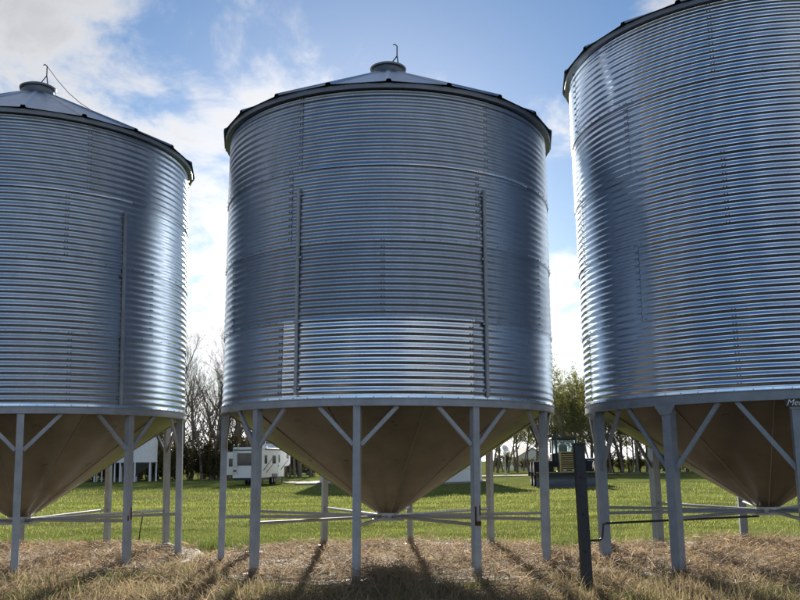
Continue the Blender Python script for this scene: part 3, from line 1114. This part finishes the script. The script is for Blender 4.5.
# --- four-wheel tractor with a front dozer blade
def tractor():
    Yt = 60.1
    x = at(564, Yt)
    root = empty('tractor', (x, Yt, gz(x, Yt)), rad(-5))
    tag(root, 'dark tractor with wide front blade, slatted grille and cab', 'tractor')
    # faces -y (the camera); hood
    hd = MB()
    hd.prism([(-0.52, 0.95), (-0.56, 1.9), (-0.42, 2.32), (0.42, 2.32), (0.56, 1.9), (0.52, 0.95)], -0.6, 2.6, 'y')
    hd.build('hood', M['dark_steel'], root)
    g = MB()
    g.box(-0.54, 0.54, -0.66, -0.602, 0.98, 1.06)
    gr_ = MB().box(-0.50, 0.50, -0.64, -0.605, 1.0, 2.28).build('grille', M['black'], root)
    for a in ((-0.60, -0.52, 0.96, 2.34), (0.52, 0.60, 0.96, 2.34), (-0.52, 0.52, 2.26, 2.34), (-0.52, 0.52, 0.96, 1.04)):
        MB().box(a[0], a[1], -0.70, -0.61, a[2], a[3], 0.01).build('grille_frame', M['yellow_trim'], gr_)
    for i in range(8):
        z = 1.12 + i * 0.142
        MB().box(-0.52, 0.52, -0.675, -0.642, z, z + 0.055).build('slat', M['yellow_trim'], gr_)
    for s in (-1, 1):
        MB().box(s * 0.3 - 0.1, s * 0.3 + 0.1, -0.72, -0.68, 1.06, 1.16, 0.01).build('headlight', M['lamp_clear'], gr_)
    # cab
    cb = MB()
    cb.box(-0.88, 0.88, 2.3, 4.1, 3.18, 3.34, 0.04)
    cab = cb.build('cab_roof', M['dark_steel'], root)
    for sx in (-0.82, 0.82):
        for y in (2.4, 4.0):
            MB().box(sx - 0.05, sx + 0.05, y - 0.05, y + 0.05, 1.5, 3.19).build('cab_post', M['dark_steel'], cab)
    MB().box(-0.86, 0.86, 2.36, 4.04, 1.3, 2.25, 0.03).build('cab_base', M['dark_steel'], root)
    gl = mat('tinted cab glass', (0.82, 0.92, 0.90), 0.05, 0, 0.02)
    gb = gl.node_tree.nodes['Principled BSDF']
    gb.inputs['Transmission Weight'].default_value = 0.9
    gb.inputs['IOR'].default_value = 1.1
    for nm, bx_ in (('windscreen', (-0.77, 0.77, 2.39, 2.40, 2.26, 3.17)), ('rear_window', (-0.77, 0.77, 4.0, 4.01, 2.26, 3.17)),
                    ('side_window', (-0.825, -0.815, 2.46, 3.94, 2.26, 3.17)), ('side_window', (0.815, 0.825, 2.46, 3.94, 2.26, 3.17))):
        MB().box(*bx_).build(nm, gl, cab)
    MB().box(-0.3, 0.3, 3.1, 3.6, 1.9, 2.85, 0.05).build('seat', M['black'], root)
    MB().tube([(-0.68, 0.9, 1.6), (-0.68, 0.9, 3.6), (-0.68, 1.0, 3.72)], 0.075, 10).build('exhaust_pipe', M['black'], root, True)
    MB().tube([(0.68, 0.9, 1.6), (0.68, 0.9, 2.9)], 0.09, 10).build('air_intake', M['black'], root, True)
    # axles and dual wheels
    for y in (0.4, 3.6):
        MB().tube([(-2.5, y, 0.85), (2.5, y, 0.85)], 0.14, 10).build('axle', M['dark_steel'], root, True)
        for sx in (-1, 1):
            for k in (1.30, 2.02):
                w = wheel(root, (sx * k, y, 0.85), 0.85, 0.58, 0, 0.5)
                lug = MB()
                for j in range(20):
                    a = 2 * PI * j / 20
                    for h in (-1, 1):
                        aa = a + (PI / 20 if h > 0 else 0)
                        p0 = Vector((0.02 * h, math.sin(aa) * 0.86, math.cos(aa) * 0.86))
                        p1 = Vector((0.27 * h, math.sin(aa + 0.2) * 0.86, math.cos(aa + 0.2) * 0.86))
                        lug.bar(p0, p1, 0.06, 0.05, (0, math.sin(aa + 0.1), math.cos(aa + 0.1)))
                tag(lug.build('tread_lugs', M['tyre'], w), kind='stuff')
    MB().box(-0.45, 0.45, -0.6, 4.2, 0.6, 1.0, 0.02).build('frame', M['dark_steel'], root)
    # blade: curved mouldboard with cutting edge and push arms
    bl = MB()
    prof = []
    for t in np.linspace(-0.9, 0.9, 9):
        prof.append((-1.75 + 0.35 * (1 - math.cos(t)) * -1.0, 0.52 + 0.45 * math.sin(t) / math.sin(0.9)))
    back = [(y + 0.05, z) for y, z in reversed(prof)]
    bl.prism(prof + back, -2.27, 2.27)
    M['blade'] = mat('worn blade steel', (0.075, 0.085, 0.10), 0.42, 0.35, 0.4, 2.5, 0.2, 20, stretch=(0.4, 1, 3))
    b = bl.build('blade', M['blade'], root, True)
    MB().box(-2.3, 2.3, -1.93, -1.87, 0.0, 0.12).build('cutting_edge', M['blade'], b)
    MB().tube([(-2.27, -1.87, 0.985), (2.27, -1.87, 0.985)], 0.03, 6).build('top_rail', M['yellow_trim'], b)
    for sx in (-0.7, 0.7):
        MB().bar((sx, -1.72, 0.45), (sx * 0.6, 0.2, 0.75), 0.14, 0.2, (0, 0, 1)).build('push_arm', M['dark_steel'], root)
    return root


tractor()


# --- white storage bins in the distance
def white_hopper_bin(x, y, r, label):
    root = empty('white_bin', (x, y, gz(x, y)))
    tag(root, label, 'storage bin', 'white bins at the wood edge')
    n = 60
    v, f = [], []
    zb, zt_ = 2.2, 6.6
    for z in (zb, zt_):
        for k in range(n * 2):
            a = PI * k / n
            rr = r + (0.03 if k % 2 else -0.01)
            v.append((rr * math.sin(a), -rr * math.cos(a), z))
    f = [(k, (k + 1) % (2 * n), 2 * n + (k + 1) % (2 * n), 2 * n + k) for k in range(2 * n)]
    MB().add(v, f).build('wall', M['white_sheet'], root)
    MB().lathe([(r + 0.06, zb - 0.12), (r + 0.06, zb + 0.06), (r - 0.05, zb + 0.06), (r - 0.05, zb - 0.12), (r + 0.06, zb - 0.12)], 48).build('ring_beam', M['white_sheet'], root)
    for z in (zb + 1.5, zb + 2.9):
        MB().lathe([(r + 0.035, z), (r + 0.05, z + 0.02), (r + 0.035, z + 0.04)], 48).build('band', M['white_sheet'], root)
    MB().lathe([(r + 0.12, zt_ - 0.05), (0.4, zt_ + 1.1), (0.4, zt_ + 1.25), (0, zt_ + 1.3)], 40).build('roof', M['white_sheet'], root)
    MB().lathe([(r - 0.1, zb), (0.25, 0.75), (0.25, 0.6)], 40).build('hopper', M['grey_plastic'], root)
    for k in range(8):
        a = PI / 4 * k + 0.25
        MB().tube([((r - 0.05) * math.sin(a), -(r - 0.05) * math.cos(a), -0.1), ((r - 0.05) * math.sin(a), -(r - 0.05) * math.cos(a), zb - 0.1)], 0.075, 4, square=True).build('leg', M['white_sheet'], root)
    return root


white_hopper_bin(at(137.5, 96.5), 96.5, 2.2, 'small white hopper bin on stilts showing its whole right side')
white_hopper_bin(at(84, 97.5), 97.5, 2.2, 'small white hopper bin hidden up to its stilts by the tan cone')


def big_white_bin():
    y = 77.3
    x = at(399, y)
    root = empty('white_silo', (x, y, gz(x, y)))
    tag(root, 'wide white steel silo on the lawn behind the tan cone of the middle bin', 'silo')
    r = 7.0
    for k in range(7):
        z = k * 1.1
        MB().lathe([(r - 0.01, z), (r + 0.02, z + 0.02), (r - 0.0, z + 1.08), (r - 0.03, z + 1.1)], 72).build('wall_ring', M['white_sheet'], root, True)
    n = 24
    pm = roof_panel_mesh(7.7, 10.2, r + 0.15, 0.6, n).mesh('roof_panel', M['white_sheet'])
    for q in range(n):
        o = link('roof_panel', pm, root)
        o.rotation_euler = (0, 0, q * 2 * PI / n)
    MB().lathe([(0.65, 10.15), (0.65, 10.45), (0, 10.55)], 24).build('roof_cap', M['white_sheet'], root)
    fd = MB().lathe([(r + 0.35, -0.4), (r + 0.35, 0.1), (r - 0.2, 0.12)], 60)
    fd.build('foundation', M['concrete'], root)


big_white_bin()
ap = MB().box(-0.9, 0.9, -1.2, 1.2, -0.2, 0.16, 0.03).build('concrete_step', M['concrete'])
ap.location = (at(307, 73), 73, gz(at(307, 73), 73))
tag(ap, 'pale concrete step on the grass beside the wide white silo', 'concrete step')


# --- far farmhouse with a pale gable
def house():
    y = 187.0
    x = at(521, y)
    root = empty('farmhouse', (x, y, gz(x, y)), rad(14))
    tag(root, 'small pale farmhouse far among the trees behind the tractor', 'house')
    w, d, h = 3.2, 4.5, 2.6
    wl_ = MB()
    wl_.prism([(-w, -0.3), (-w, h), (0, h + 1.7), (w, h), (w, -0.3)], -d, d, 'y')
    wl_.build('wall', M['white_paint'], root)
    M['shingle'] = mat('grey shingles', (0.20, 0.19, 0.19), 0.9, 0, 0.2, 3)
    for s in (-1, 1):
        rf = MB()
        rf.add([(0, -d - 0.3, h + 1.82), (0, d + 0.3, h + 1.82), (s * (w + 0.4), d + 0.3, h - 0.1), (s * (w + 0.4), -d - 0.3, h - 0.1),
                (0, -d - 0.3, h + 1.70), (0, d + 0.3, h + 1.70), (s * (w + 0.4), d + 0.3, h - 0.24), (s * (w + 0.4), -d - 0.3, h - 0.24)],
               [(0, 1, 2, 3), (7, 6, 5, 4), (0, 3, 7, 4), (1, 5, 6, 2), (3, 2, 6, 7)])
        rf.build('roof', M['shingle'], root)
    for sx in (-1.6, 1.6):
        q = MB().box(sx - 0.6, sx + 0.6, -d - 0.05, -d + 0.02, 0.9, 2.1, 0.02).build('window', M['grey_plastic'], root)
        MB().box(sx - 0.5, sx + 0.5, -d - 0.07, -d - 0.052, 1.0, 2.0).build('pane', M['glass'], q)
    MB().box(-0.45, 0.45, -d - 0.04, -d + 0.02, 0, 2.05, 0.02).build('door', M['grey_plastic'], root)


house()

# --- satellite dish on a pole
yd = 89.0
xd = at(502, yd)
dish = empty('satellite_dish', (xd, yd, gz(xd, yd)))
tag(dish, 'white satellite dish on a grey pole under the far trees', 'satellite dish')
MB().tube([(0, 0, -0.1), (0, 0, 2.75)], 0.05, 8).build('pole', M['rod'], dish)
dm = MB().lathe([(0.0, 0.0), (0.18, 0.02), (0.34, 0.08), (0.46, 0.16), (0.455, 0.175), (0.33, 0.10), (0.17, 0.04), (0, 0.02)], 28)
dd = dm.build('reflector', M['white_paint'], dish, True)
dd.scale = (0.8, 0.8, 0.8)
dd.location = (0, -0.1, 2.95)
dd.rotation_euler = (rad(62), 0, rad(25))
MB().tube([(0, 0.0, 0.0), (0.0, 0.0, 0.42)], 0.02, 6).build('feed_arm', M['grey_plastic'], dd)

# --- dark steel post by the right bin
px_, py_ = 2.26, 11.1
post = empty('steel_post', (px_, py_, gz(px_, py_)))
post.rotation_euler = (0, -0.018, rad(12))
tag(post, 'dark upright steel channel post between the bins', 'post')
pm_ = MB()
pm_.channel((0, 0, -0.25), (0, 0, 1.80), 0.13, 0.012, (0, -1, 0), 0.07)
pm_.build('channel', M['dark_steel'], post)
MB().box(-0.075, 0.075, -0.012, 0.082, 1.80, 1.825, 0.004).build('top_plate', M['dark_steel'], post)
for z in (0.5, 0.95, 1.4):
    MB().lathe([(0.014, 0), (0.014, 0.012), (0, 0.012)], 6).build('bolt', M['dark_steel'], post).matrix_local = Matrix.Translation((0, -0.001, z)) @ Matrix.Rotation(PI / 2, 4, 'X')

# --- thin stake leaning near the left bin
sx_, sy_ = (141.5 - 400) / 877.8 * 18.0, 18.0
st = MB().tube([(0, 0, -0.15), (0.05, 0.0, 0.35), (0.095, 0.01, 0.72)], [0.013, 0.013, 0.011], 7).build('steel_stake', M['dark_steel'])
st.location = (sx_, sy_, gz(sx_, sy_))
tag(st, 'thin dark stake leaning out of the ground under the bin with the roof cable', 'stake')


# --- broken concrete lumps
def rock(loc, s, seed, label):
    rg = np.random.default_rng(seed)
    import bmesh
    bm = bmesh.new()
    bmesh.ops.create_icosphere(bm, subdivisions=2, radius=1)
    for v in bm.verts:
        d = 0.75 + 0.35 * rg.random()
        v.co = Vector((v.co.x * s[0] * d, v.co.y * s[1] * d, max(-0.3, v.co.z) * s[2] * d))
    me = bpy.data.meshes.new('concrete_lump')
    bm.to_mesh(me)
    bm.free()
    me.materials.append(M['concrete'])
    o = link('concrete_lump', me)
    o.location = loc
    return tag(o, label, 'rubble', 'broken concrete in the weeds')


rx, ry = (171 - 400) / 877.8 * 16.5, 16.5
rock((rx, ry, PAD_Z + 0.05), (0.16, 0.14, 0.12), 4, 'pale concrete lump beside the paired back legs')
rock((rx - 0.22, ry + 0.1, PAD_Z + 0.03), (0.09, 0.10, 0.07), 5, 'smaller pale concrete lump next to the bigger lump')
rx, ry = (600 - 400) / 877.8 * 15.6, 15.6
rock((rx, ry, PAD_Z + 0.05), (0.15, 0.12, 0.09), 6, 'pale concrete lump beside the gusseted leg')


# ------------------------------------------------------------------ trees
M['bark'] = mat('grey bark', (0.19, 0.17, 0.145), 0.9, 0, 0.3, 3, 0.4, 20)
M['bark_dark'] = mat('dark bark', (0.055, 0.045, 0.036), 0.9, 0, 0.3, 3)
M['leaf_pale'] = mat('young pale leaves', (0.10, 0.12, 0.025), 0.6, 0, vscale=0.6, island=0.6, translucent=0.5, col2=(0.26, 0.25, 0.06))
M['leaf_olive'] = mat('olive brush leaves', (0.06, 0.062, 0.022), 0.7, 0, vscale=0.6, island=0.6, translucent=0.5, col2=(0.20, 0.175, 0.075))
M['needle'] = mat('spruce needles', (0.014, 0.026, 0.012), 0.7, 0, vscale=0.8, island=0.6, translucent=0.15, col2=(0.045, 0.062, 0.022))


def tree_meshes(seed, h, levels, spread, leaves, leaf_size, bark, leafm, stems=1, first=0.35):
    rg = np.random.default_rng(seed)
    trunk, crown = MB(), MB()
    tips = []

    def grow(p, d, L, r, lev):
        n = 5 if lev == 0 else 3
        pts, rs = [p], [r]
        q, dd = Vector(p), Vector(d)
        seg = []
        for i in range(n):
            dd = (dd + Vector(rg.normal(0, 0.10 + 0.05 * lev, 3)) + Vector((0, 0, 0.05))).normalized()
            q = q + dd * (L / n)
            pts.append(q.copy())
            rs.append(max(0.006, r * (1 - 0.75 * (i + 1) / n)))
            seg.append((q.copy(), dd.copy(), rs[-1]))
        (trunk if lev < 2 else crown).tube(pts, rs, 6 if lev == 0 else (4 if lev == 1 else 3), cap=False)
        if lev >= levels:
            tips.append((pts[0], pts[-1]))
            return
        nb = [9, 6, 5, 4][lev]
        for k in range(nb):
            t = first + (1 - first) * (k + rg.random() * 0.8) / nb if lev == 0 else 0.25 + 0.75 * (k + rg.random()) / nb
            i = min(n - 1, int(t * n))
            a = pts[i] + (pts[i + 1] - pts[i]) * (t * n - i)
            dirn = seg[i][1]
            ax = Vector(rg.normal(0, 1, 3))
            ax = (ax - dirn * ax.dot(dirn)).normalized()
            bd_ = (dirn * (1.0 - spread * 0.4) + ax * spread + Vector((0, 0, 0.25))).normalized()
            grow(a, bd_, L * (0.42 + 0.16 * rg.random()) * (1.15 - 0.5 * t if lev == 0 else 0.9), max(0.008, rs[i] * 0.55), lev + 1)
    for s in range(stems):
        a = rg.random() * 2 * PI
        off = Vector((math.cos(a), math.sin(a), 0)) * (0.35 if stems > 1 else 0) * rg.random()
        lean = Vector((math.cos(a) * (0.30 if stems > 1 else 0.08), math.sin(a) * (0.30 if stems > 1 else 0.08), 1)).normalized()
        grow(off + Vector((0, 0, -0.2)), lean, h * (0.75 + 0.3 * rg.random() if stems > 1 else 1), 0.016 * h if stems == 1 else 0.010 * h, 0)
    tm = trunk.mesh('trunk', bark)
    # leaves
    cv = np.array([tuple(v) for v in crown.v]) if crown.v else np.zeros((0, 3))
    cf = [f for f in crown.f]
    T = np.array([[tuple(a), tuple(b)] for a, b in tips])
    N = leaves
    i = rg.integers(0, len(T), N)
    t = rg.random(N)[:, None]
    c = T[i, 0] * (1 - t) + T[i, 1] * t + rg.normal(0, leaf_size * 0.9, (N, 3))
    u = rg.normal(0, 1, (N, 3))
    u /= np.linalg.norm(u, axis=1)[:, None]
    w = np.cross(u, rg.normal(0, 1, (N, 3)))
    w /= np.linalg.norm(w, axis=1)[:, None]
    s = leaf_size * (0.6 + 0.8 * rg.random(N))[:, None]
    LV = np.stack([c - u * s, c + w * s * 0.55, c + u * s, c - w * s * 0.55], 1).reshape(-1, 3)
    LF = np.arange(N * 4).reshape(-1, 4)
    k = len(cv)
    V_ = np.concatenate([cv, LV])
    me = np_mesh('crown', V_, [np.array(cf), LF + k] if len(cf) else [LF], leafm)
    if len(cf):
        me.materials.append(bark)
        mi = np.zeros(len(me.polygons), dtype=np.int32)
        mi[:len(cf)] = 1
        me.polygons.foreach_set('material_index', mi)
    return tm, me


def spruce_meshes(seed, h):
    rg = np.random.default_rng(seed)
    tr = MB().tube([(0, 0, -0.2), (0, 0, h * 0.5), (0, 0, h)], [0.02 * h, 0.012 * h, 0.01], 6, cap=False).mesh('trunk', M['bark_dark'])
    N = 5200
    z = h * (0.06 + 0.94 * (1 - np.sqrt(rg.random(N))))
    R_ = (h - z) * 0.24 * (0.75 + 0.25 * np.sin(z * 5.5))
    a = rg.random(N) * 2 * PI
    r = R_ * np.sqrt(rg.random(N)) * (0.85 + 0.25 * np.sin(a * 5 + z * 2))
    c = np.stack([r * np.cos(a), r * np.sin(a), z - r * 0.25], -1)
    u = np.stack([np.cos(a), np.sin(a), -0.35 + 0 * a], -1) + rg.normal(0, 0.35, (N, 3))
    u /= np.linalg.norm(u, axis=1)[:, None]
    w = np.cross(u, rg.normal(0, 1, (N, 3)))
    w /= np.linalg.norm(w, axis=1)[:, None]
    s = 0.16 * (0.6 + 0.8 * rg.random(N))[:, None]
    V_ = np.stack([c - u * s, c + w * s * 0.4, c + u * s * 1.3, c - w * s * 0.4], 1).reshape(-1, 3)
    return tr, np_mesh('crown', V_, [np.arange(N * 4).reshape(-1, 4)], M['needle'])


aspens = [tree_meshes(20 + i, hh, 3, 0.72, lv, 0.085, M['bark'], M['leaf_pale'], 1, 0.3) for i, (hh, lv) in enumerate(((11.5, 2600), (10.0, 3800), (12.0, 1800), (9.0, 4200)))]
bares = [tree_meshes(40 + i, hh, 3, 0.62, 350, 0.05, M['bark'], M['leaf_olive'], 1, 0.3) for i, hh in enumerate((12.5, 13.5, 11.0))]
brush = [tree_meshes(60 + i, hh, 2, 0.8, 3200, 0.10, M['bark_dark'], M['leaf_olive'], 6, 0.1) for i, hh in enumerate((4.2, 5.0, 3.4))]
spruces = [spruce_meshes(80 + i, hh) for i, hh in enumerate((8.5, 7.0, 10.0))]


def plant(kind, var, x, y, s, label, group, cat='tree'):
    tm, cm = kind[var % len(kind)]
    o = empty({'aspen': 'aspen_tree', 'bare': 'bare_tree', 'spruce': 'spruce_tree', 'brush': 'brush_shrub'}[group[0]], (x, y, gz(x, y)), random.uniform(0, 2 * PI))
    o.scale = (s, s, s * random.uniform(0.94, 1.06))
    link('trunk', tm, o)
    link('crown', cm, o)
    return tag(o, label[var % len(kind)] if isinstance(label, tuple) else label, cat, group[1])


GA = ('aspen', 'aspens of the shelterbelt behind the right bin')
GB = ('bare', 'bare trees of the wood at the left')
GS = ('spruce', 'spruces of the wood at the left')
GR = ('brush', 'brush along the wood edge at the left')
GRR = ('brush', 'brush under the aspens')
# wood at the left: bare crowns over dark spruces and brush
k = 0
for row, (y0, px0, px1, step) in enumerate(((106.5, 60, 300, 11), (113, 40, 310, 12), (120, 60, 320, 13))):
    p = px0 + row * 3
    while p < px1:
        y = y0 + random.uniform(-2.5, 2.5)
        plant(bares, k, at(p, y), y, random.uniform(0.85, 1.1), ('tall leafless grey tree with fine twigs in the wood', 'tallest leafless grey tree with fine twigs in the wood', 'shorter leafless grey tree with fine twigs in the wood'), GB)
        p += step * random.uniform(0.7, 1.3)
        k += 1
for y0, px0, px1, step in ((114, 60, 190, 17),):
    p = px0
    while p < px1:
        y = y0 + random.uniform(-1.5, 1.5)
        plant(spruces, k, at(p, y), y, random.uniform(0.65, 0.95), ('middling dark green spruce among leafless trees in the wood', 'short dark green spruce among leafless trees in the wood', 'tall dark green spruce among leafless trees in the wood'), GS)
        p += step * random.uniform(0.7, 1.3)
        k += 1
for y0, px0, px1, step in ((104, 66, 226, 11), (109, 70, 270, 11), (123, 230, 325, 12)):
    p = px0
    while p < px1:
        y = y0 + random.uniform(-1.5, 1.5)
        plant(brush, k, at(p, y), y, random.uniform(0.8, 1.2), ('middling olive brown bush at the foot of the wood', 'tall olive brown bush at the foot of the wood', 'low olive brown bush at the foot of the wood'), GR, 'shrub')
        p += step * random.uniform(0.7, 1.3)
        k += 1
# shelterbelt at the right: aspens coming into leaf
for y0, px0, px1, step in ((116.5, 560, 800, 9), (124, 530, 800, 9.5), (133, 494, 800, 10), (146, 490, 800, 11)):
    p = px0
    while p < px1:
        y = y0 + random.uniform(-2.5, 2.5)
        plant(aspens, k, at(p, y), y, random.uniform(0.8, 1.08), ('tall slim aspen with a thin haze of pale new leaves', 'middling aspen with fuller pale new leaves in the shelterbelt', 'tallest aspen in the shelterbelt with hardly any leaves yet', 'short bushy aspen with the thickest pale new leaves'), GA)
        p += step * random.uniform(0.7, 1.3)
        k += 1
for y0, px0, px1, step in ((121, 606, 800, 9), (155, 494, 560, 9)):
    p = px0
    while p < px1:
        y = y0 + random.uniform(-1.5, 1.5)
        plant(brush, k, at(p, y), y, random.uniform(0.45, 0.8), ('middling olive bush growing under the aspens', 'tall olive bush growing under the aspens', 'low olive bush growing under the aspens'), GRR, 'shrub')
        p += step * random.uniform(0.7, 1.3)
        k += 1


# ------------------------------------------------------------------ grass, straw, weeds
def blades(name, P, height, width, lean, material, curl=0.5, droop=1.0):
    """P (N,3) roots; bent five-vertex blades"""
    N = len(P)
    a = rng.random(N) * 2 * PI
    d = np.stack([np.cos(a), np.sin(a), np.zeros(N)], -1)
    b = rng.random(N) * 2 * PI
    s = np.stack([np.cos(b), np.sin(b), np.zeros(N)], -1)
    h = height[:, None]
    ln = lean[:, None]
    up_ = np.array([0, 0, 1.0])
    mid = P + up_ * h * 0.55 * np.cos(ln * 0.7) + d * h * 0.55 * np.sin(ln * 0.7)
    tip = mid + up_ * h * 0.45 * np.cos(ln * 1.25) + d * h * 0.45 * np.sin(ln * 1.25)
    w = width[:, None] * 0.5
    V_ = np.stack([P - s * w, P + s * w, mid + s * w * 0.8, mid - s * w * 0.8, tip], 1).reshape(-1, 3)
    k_ = np.arange(N)[:, None] * 5
    quads = k_ + np.array([0, 1, 2, 3])
    tris = k_ + np.array([3, 2, 4])
    return link(name, np_mesh(name, V_, [quads, tris], material))


def pad_dist(x, y):
    return np.min([np.hypot(x - bx, y - by) for bx, by in BINS.values()], axis=0)


def surf(x, y):
    z = ground_z(x, y)
    return np.where(pad_dist(x, y) < PAD_R - 0.01, PAD_Z, z)


# straw lying on and round the pads
N = 330000
x = rng.uniform(-11, 11, N)
y = rng.uniform(8.4, 18.8, N)
d = pad_dist(x, y)
keep = ((d < PAD_R - 0.03 - 0.45 * np.clip(vnoise(x, y, 0.8, 14) * 2 - 0.8, 0, 1) * (y > 14.8)) & (rng.random(N) < 0.30 + 0.9 * vnoise(x, y, 0.5, 12) ** 1.4)) | ((d >= PAD_R) & (y < 15.3) & (rng.random(N) < 1.3 * vnoise(x, y, 0.7, 13) ** 1.3))
x, y = x[keep], y[keep]
N = len(x)
z = surf(x, y) + rng.random(N) ** 2 * (0.02 + 0.17 * vnoise(x, y, 0.5, 21) ** 1.5) + 0.012
a = rng.random(N) * 2 * PI
el = rng.normal(0, 0.28, N)
L = rng.uniform(0.05, 0.26, N)
wd = rng.uniform(0.0015, 0.005, N)
dv = np.stack([np.cos(a) * np.cos(el), np.sin(a) * np.cos(el), np.sin(el)], -1) * L[:, None] * 0.5
sv = np.stack([-np.sin(a), np.cos(a), rng.normal(0, 0.5, N)], -1) * wd[:, None]
P = np.stack([x, y, z + np.abs(dv[:, 2])], -1)
V = np.stack([P - dv - sv, P - dv + sv, P + dv + sv, P + dv - sv], 1).reshape(-1, 3)
straw = link('straw_litter', np_mesh('straw_litter', V, [np.arange(N * 4).reshape(-1, 4)], M['straw']))
tag(straw, 'loose dry straw littered over the pads and the earth around the bins', 'straw', kind='stuff')


def scatter(n, x0, x1, y0, y1, dens):
    x_, y_ = rng.uniform(x0, x1, n), rng.uniform(y0, y1, n)
    k_ = rng.random(n) < dens(x_, y_)
    return x_[k_], y_[k_]


# dead grass in front of the pads, lodged and tufty
def dd_(x, y):
    t = vnoise(x, y, 0.55, 31) * 0.6 + vnoise(x, y, 0.17, 32) * 0.4
    off = np.clip((pad_dist(x, y) - PAD_R + 0.25) / 0.4, 0.03, 1)
    return np.clip((t - 0.38) * 3.2, 0.05, 1) * off * np.clip((17.2 - y) / 2.5, 0, 1)


x, y = scatter(330000, -9.5, 9.5, 7.6, 17.2, dd_)
N = len(x)
tuft = vnoise(x, y, 0.6, 33)
dg_ = blades('dead_grass', np.stack([x, y, surf(x, y) - 0.01], -1), rng.uniform(0.08, 0.30, N) * (0.5 + 1.0 * tuft), rng.uniform(0.003, 0.009, N), np.abs(rng.normal(0.85, 0.40, N)), M['drygrass'])
tag(dg_, 'tangled tan dead grass along the front of the pads', 'dry grass', kind='stuff')


# half green weeds between
def dw_(x, y):
    t = vnoise(x, y, 0.9, 41) * 0.65 + vnoise(x, y, 0.25, 42) * 0.35
    off = np.clip((pad_dist(x, y) - PAD_R + 0.1) / 0.3, 0.0, 1)
    near = np.where(y > 14.3, 1.4, 0.95)
    return np.clip((t - 0.42) * 2.6, 0.0, 1) * off * near


x, y = scatter(240000, -9.5, 9.5, 7.8, 18.6, dw_)
N = len(x)
wg = blades('weedy_grass', np.stack([x, y, surf(x, y) - 0.01], -1), rng.uniform(0.06, 0.24, N), rng.uniform(0.003, 0.008, N), np.abs(rng.normal(0.5, 0.35, N)), M['weedgrass'])
tag(wg, 'half green weedy grass growing between the concrete pads', 'grass', kind='stuff')


# mown lawn behind the pads, blades as far as they show
def dl_(x, y):
    w = np.clip(1.2 - (y - 18) / 28, 0.16, 1) * np.clip((68 - y) / 19, 0, 1)
    inside = np.abs(x) < y * 0.5 + 1.5
    return w * inside * (pad_dist(x, y) > PAD_R + 0.02) * np.clip((y + 0.6 * vnoise(x, y, 0.7, 9) - 17.5) / 0.7, 0, 1) * (0.35 + 0.65 * vnoise(x, y, 0.45, 50)) * (0.45 + 0.75 * vnoise(x * 0.5, y, 2.2, 52))


x, y = scatter(800000, -34, 34, 17.1, 68, dl_)
N = len(x)
hh = rng.uniform(0.035, 0.085, N) * (1 + 0.9 * np.clip((18.7 - y) / 0.8, 0, 1)) * (0.55 + 0.9 * vnoise(x, y, 0.9, 51))
lw = blades('lawn_grass', np.stack([x, y, surf(x, y) - 0.006], -1), hh * (1 + (y - 19) / 60), rng.uniform(0.006, 0.012, N) * (1 + (y - 19) / 14), np.abs(rng.normal(0.5, 0.3, N)), M['lawnblade'])
tag(lw, 'bright green mown lawn grass behind the bins', 'grass', kind='stuff')

# long lodged stalks
x, y = scatter(9000, -9, 9, 7.8, 14.3, lambda x, y: np.clip((pad_dist(x, y) - PAD_R + 0.7) / 0.8, 0.05, 1) * np.clip(vnoise(x, y, 0.8, 61) * 2 - 0.5, 0.05, 1))
N = len(x)
sk = blades('lodged_stalks', np.stack([x, y, surf(x, y)], -1), rng.uniform(0.25, 0.55, N), rng.uniform(0.005, 0.010, N), np.abs(rng.normal(1.05, 0.25, N)), M['straw'])
tag(sk, 'long pale fallen stalks lying in the grass before the pads', 'dry grass', kind='stuff')
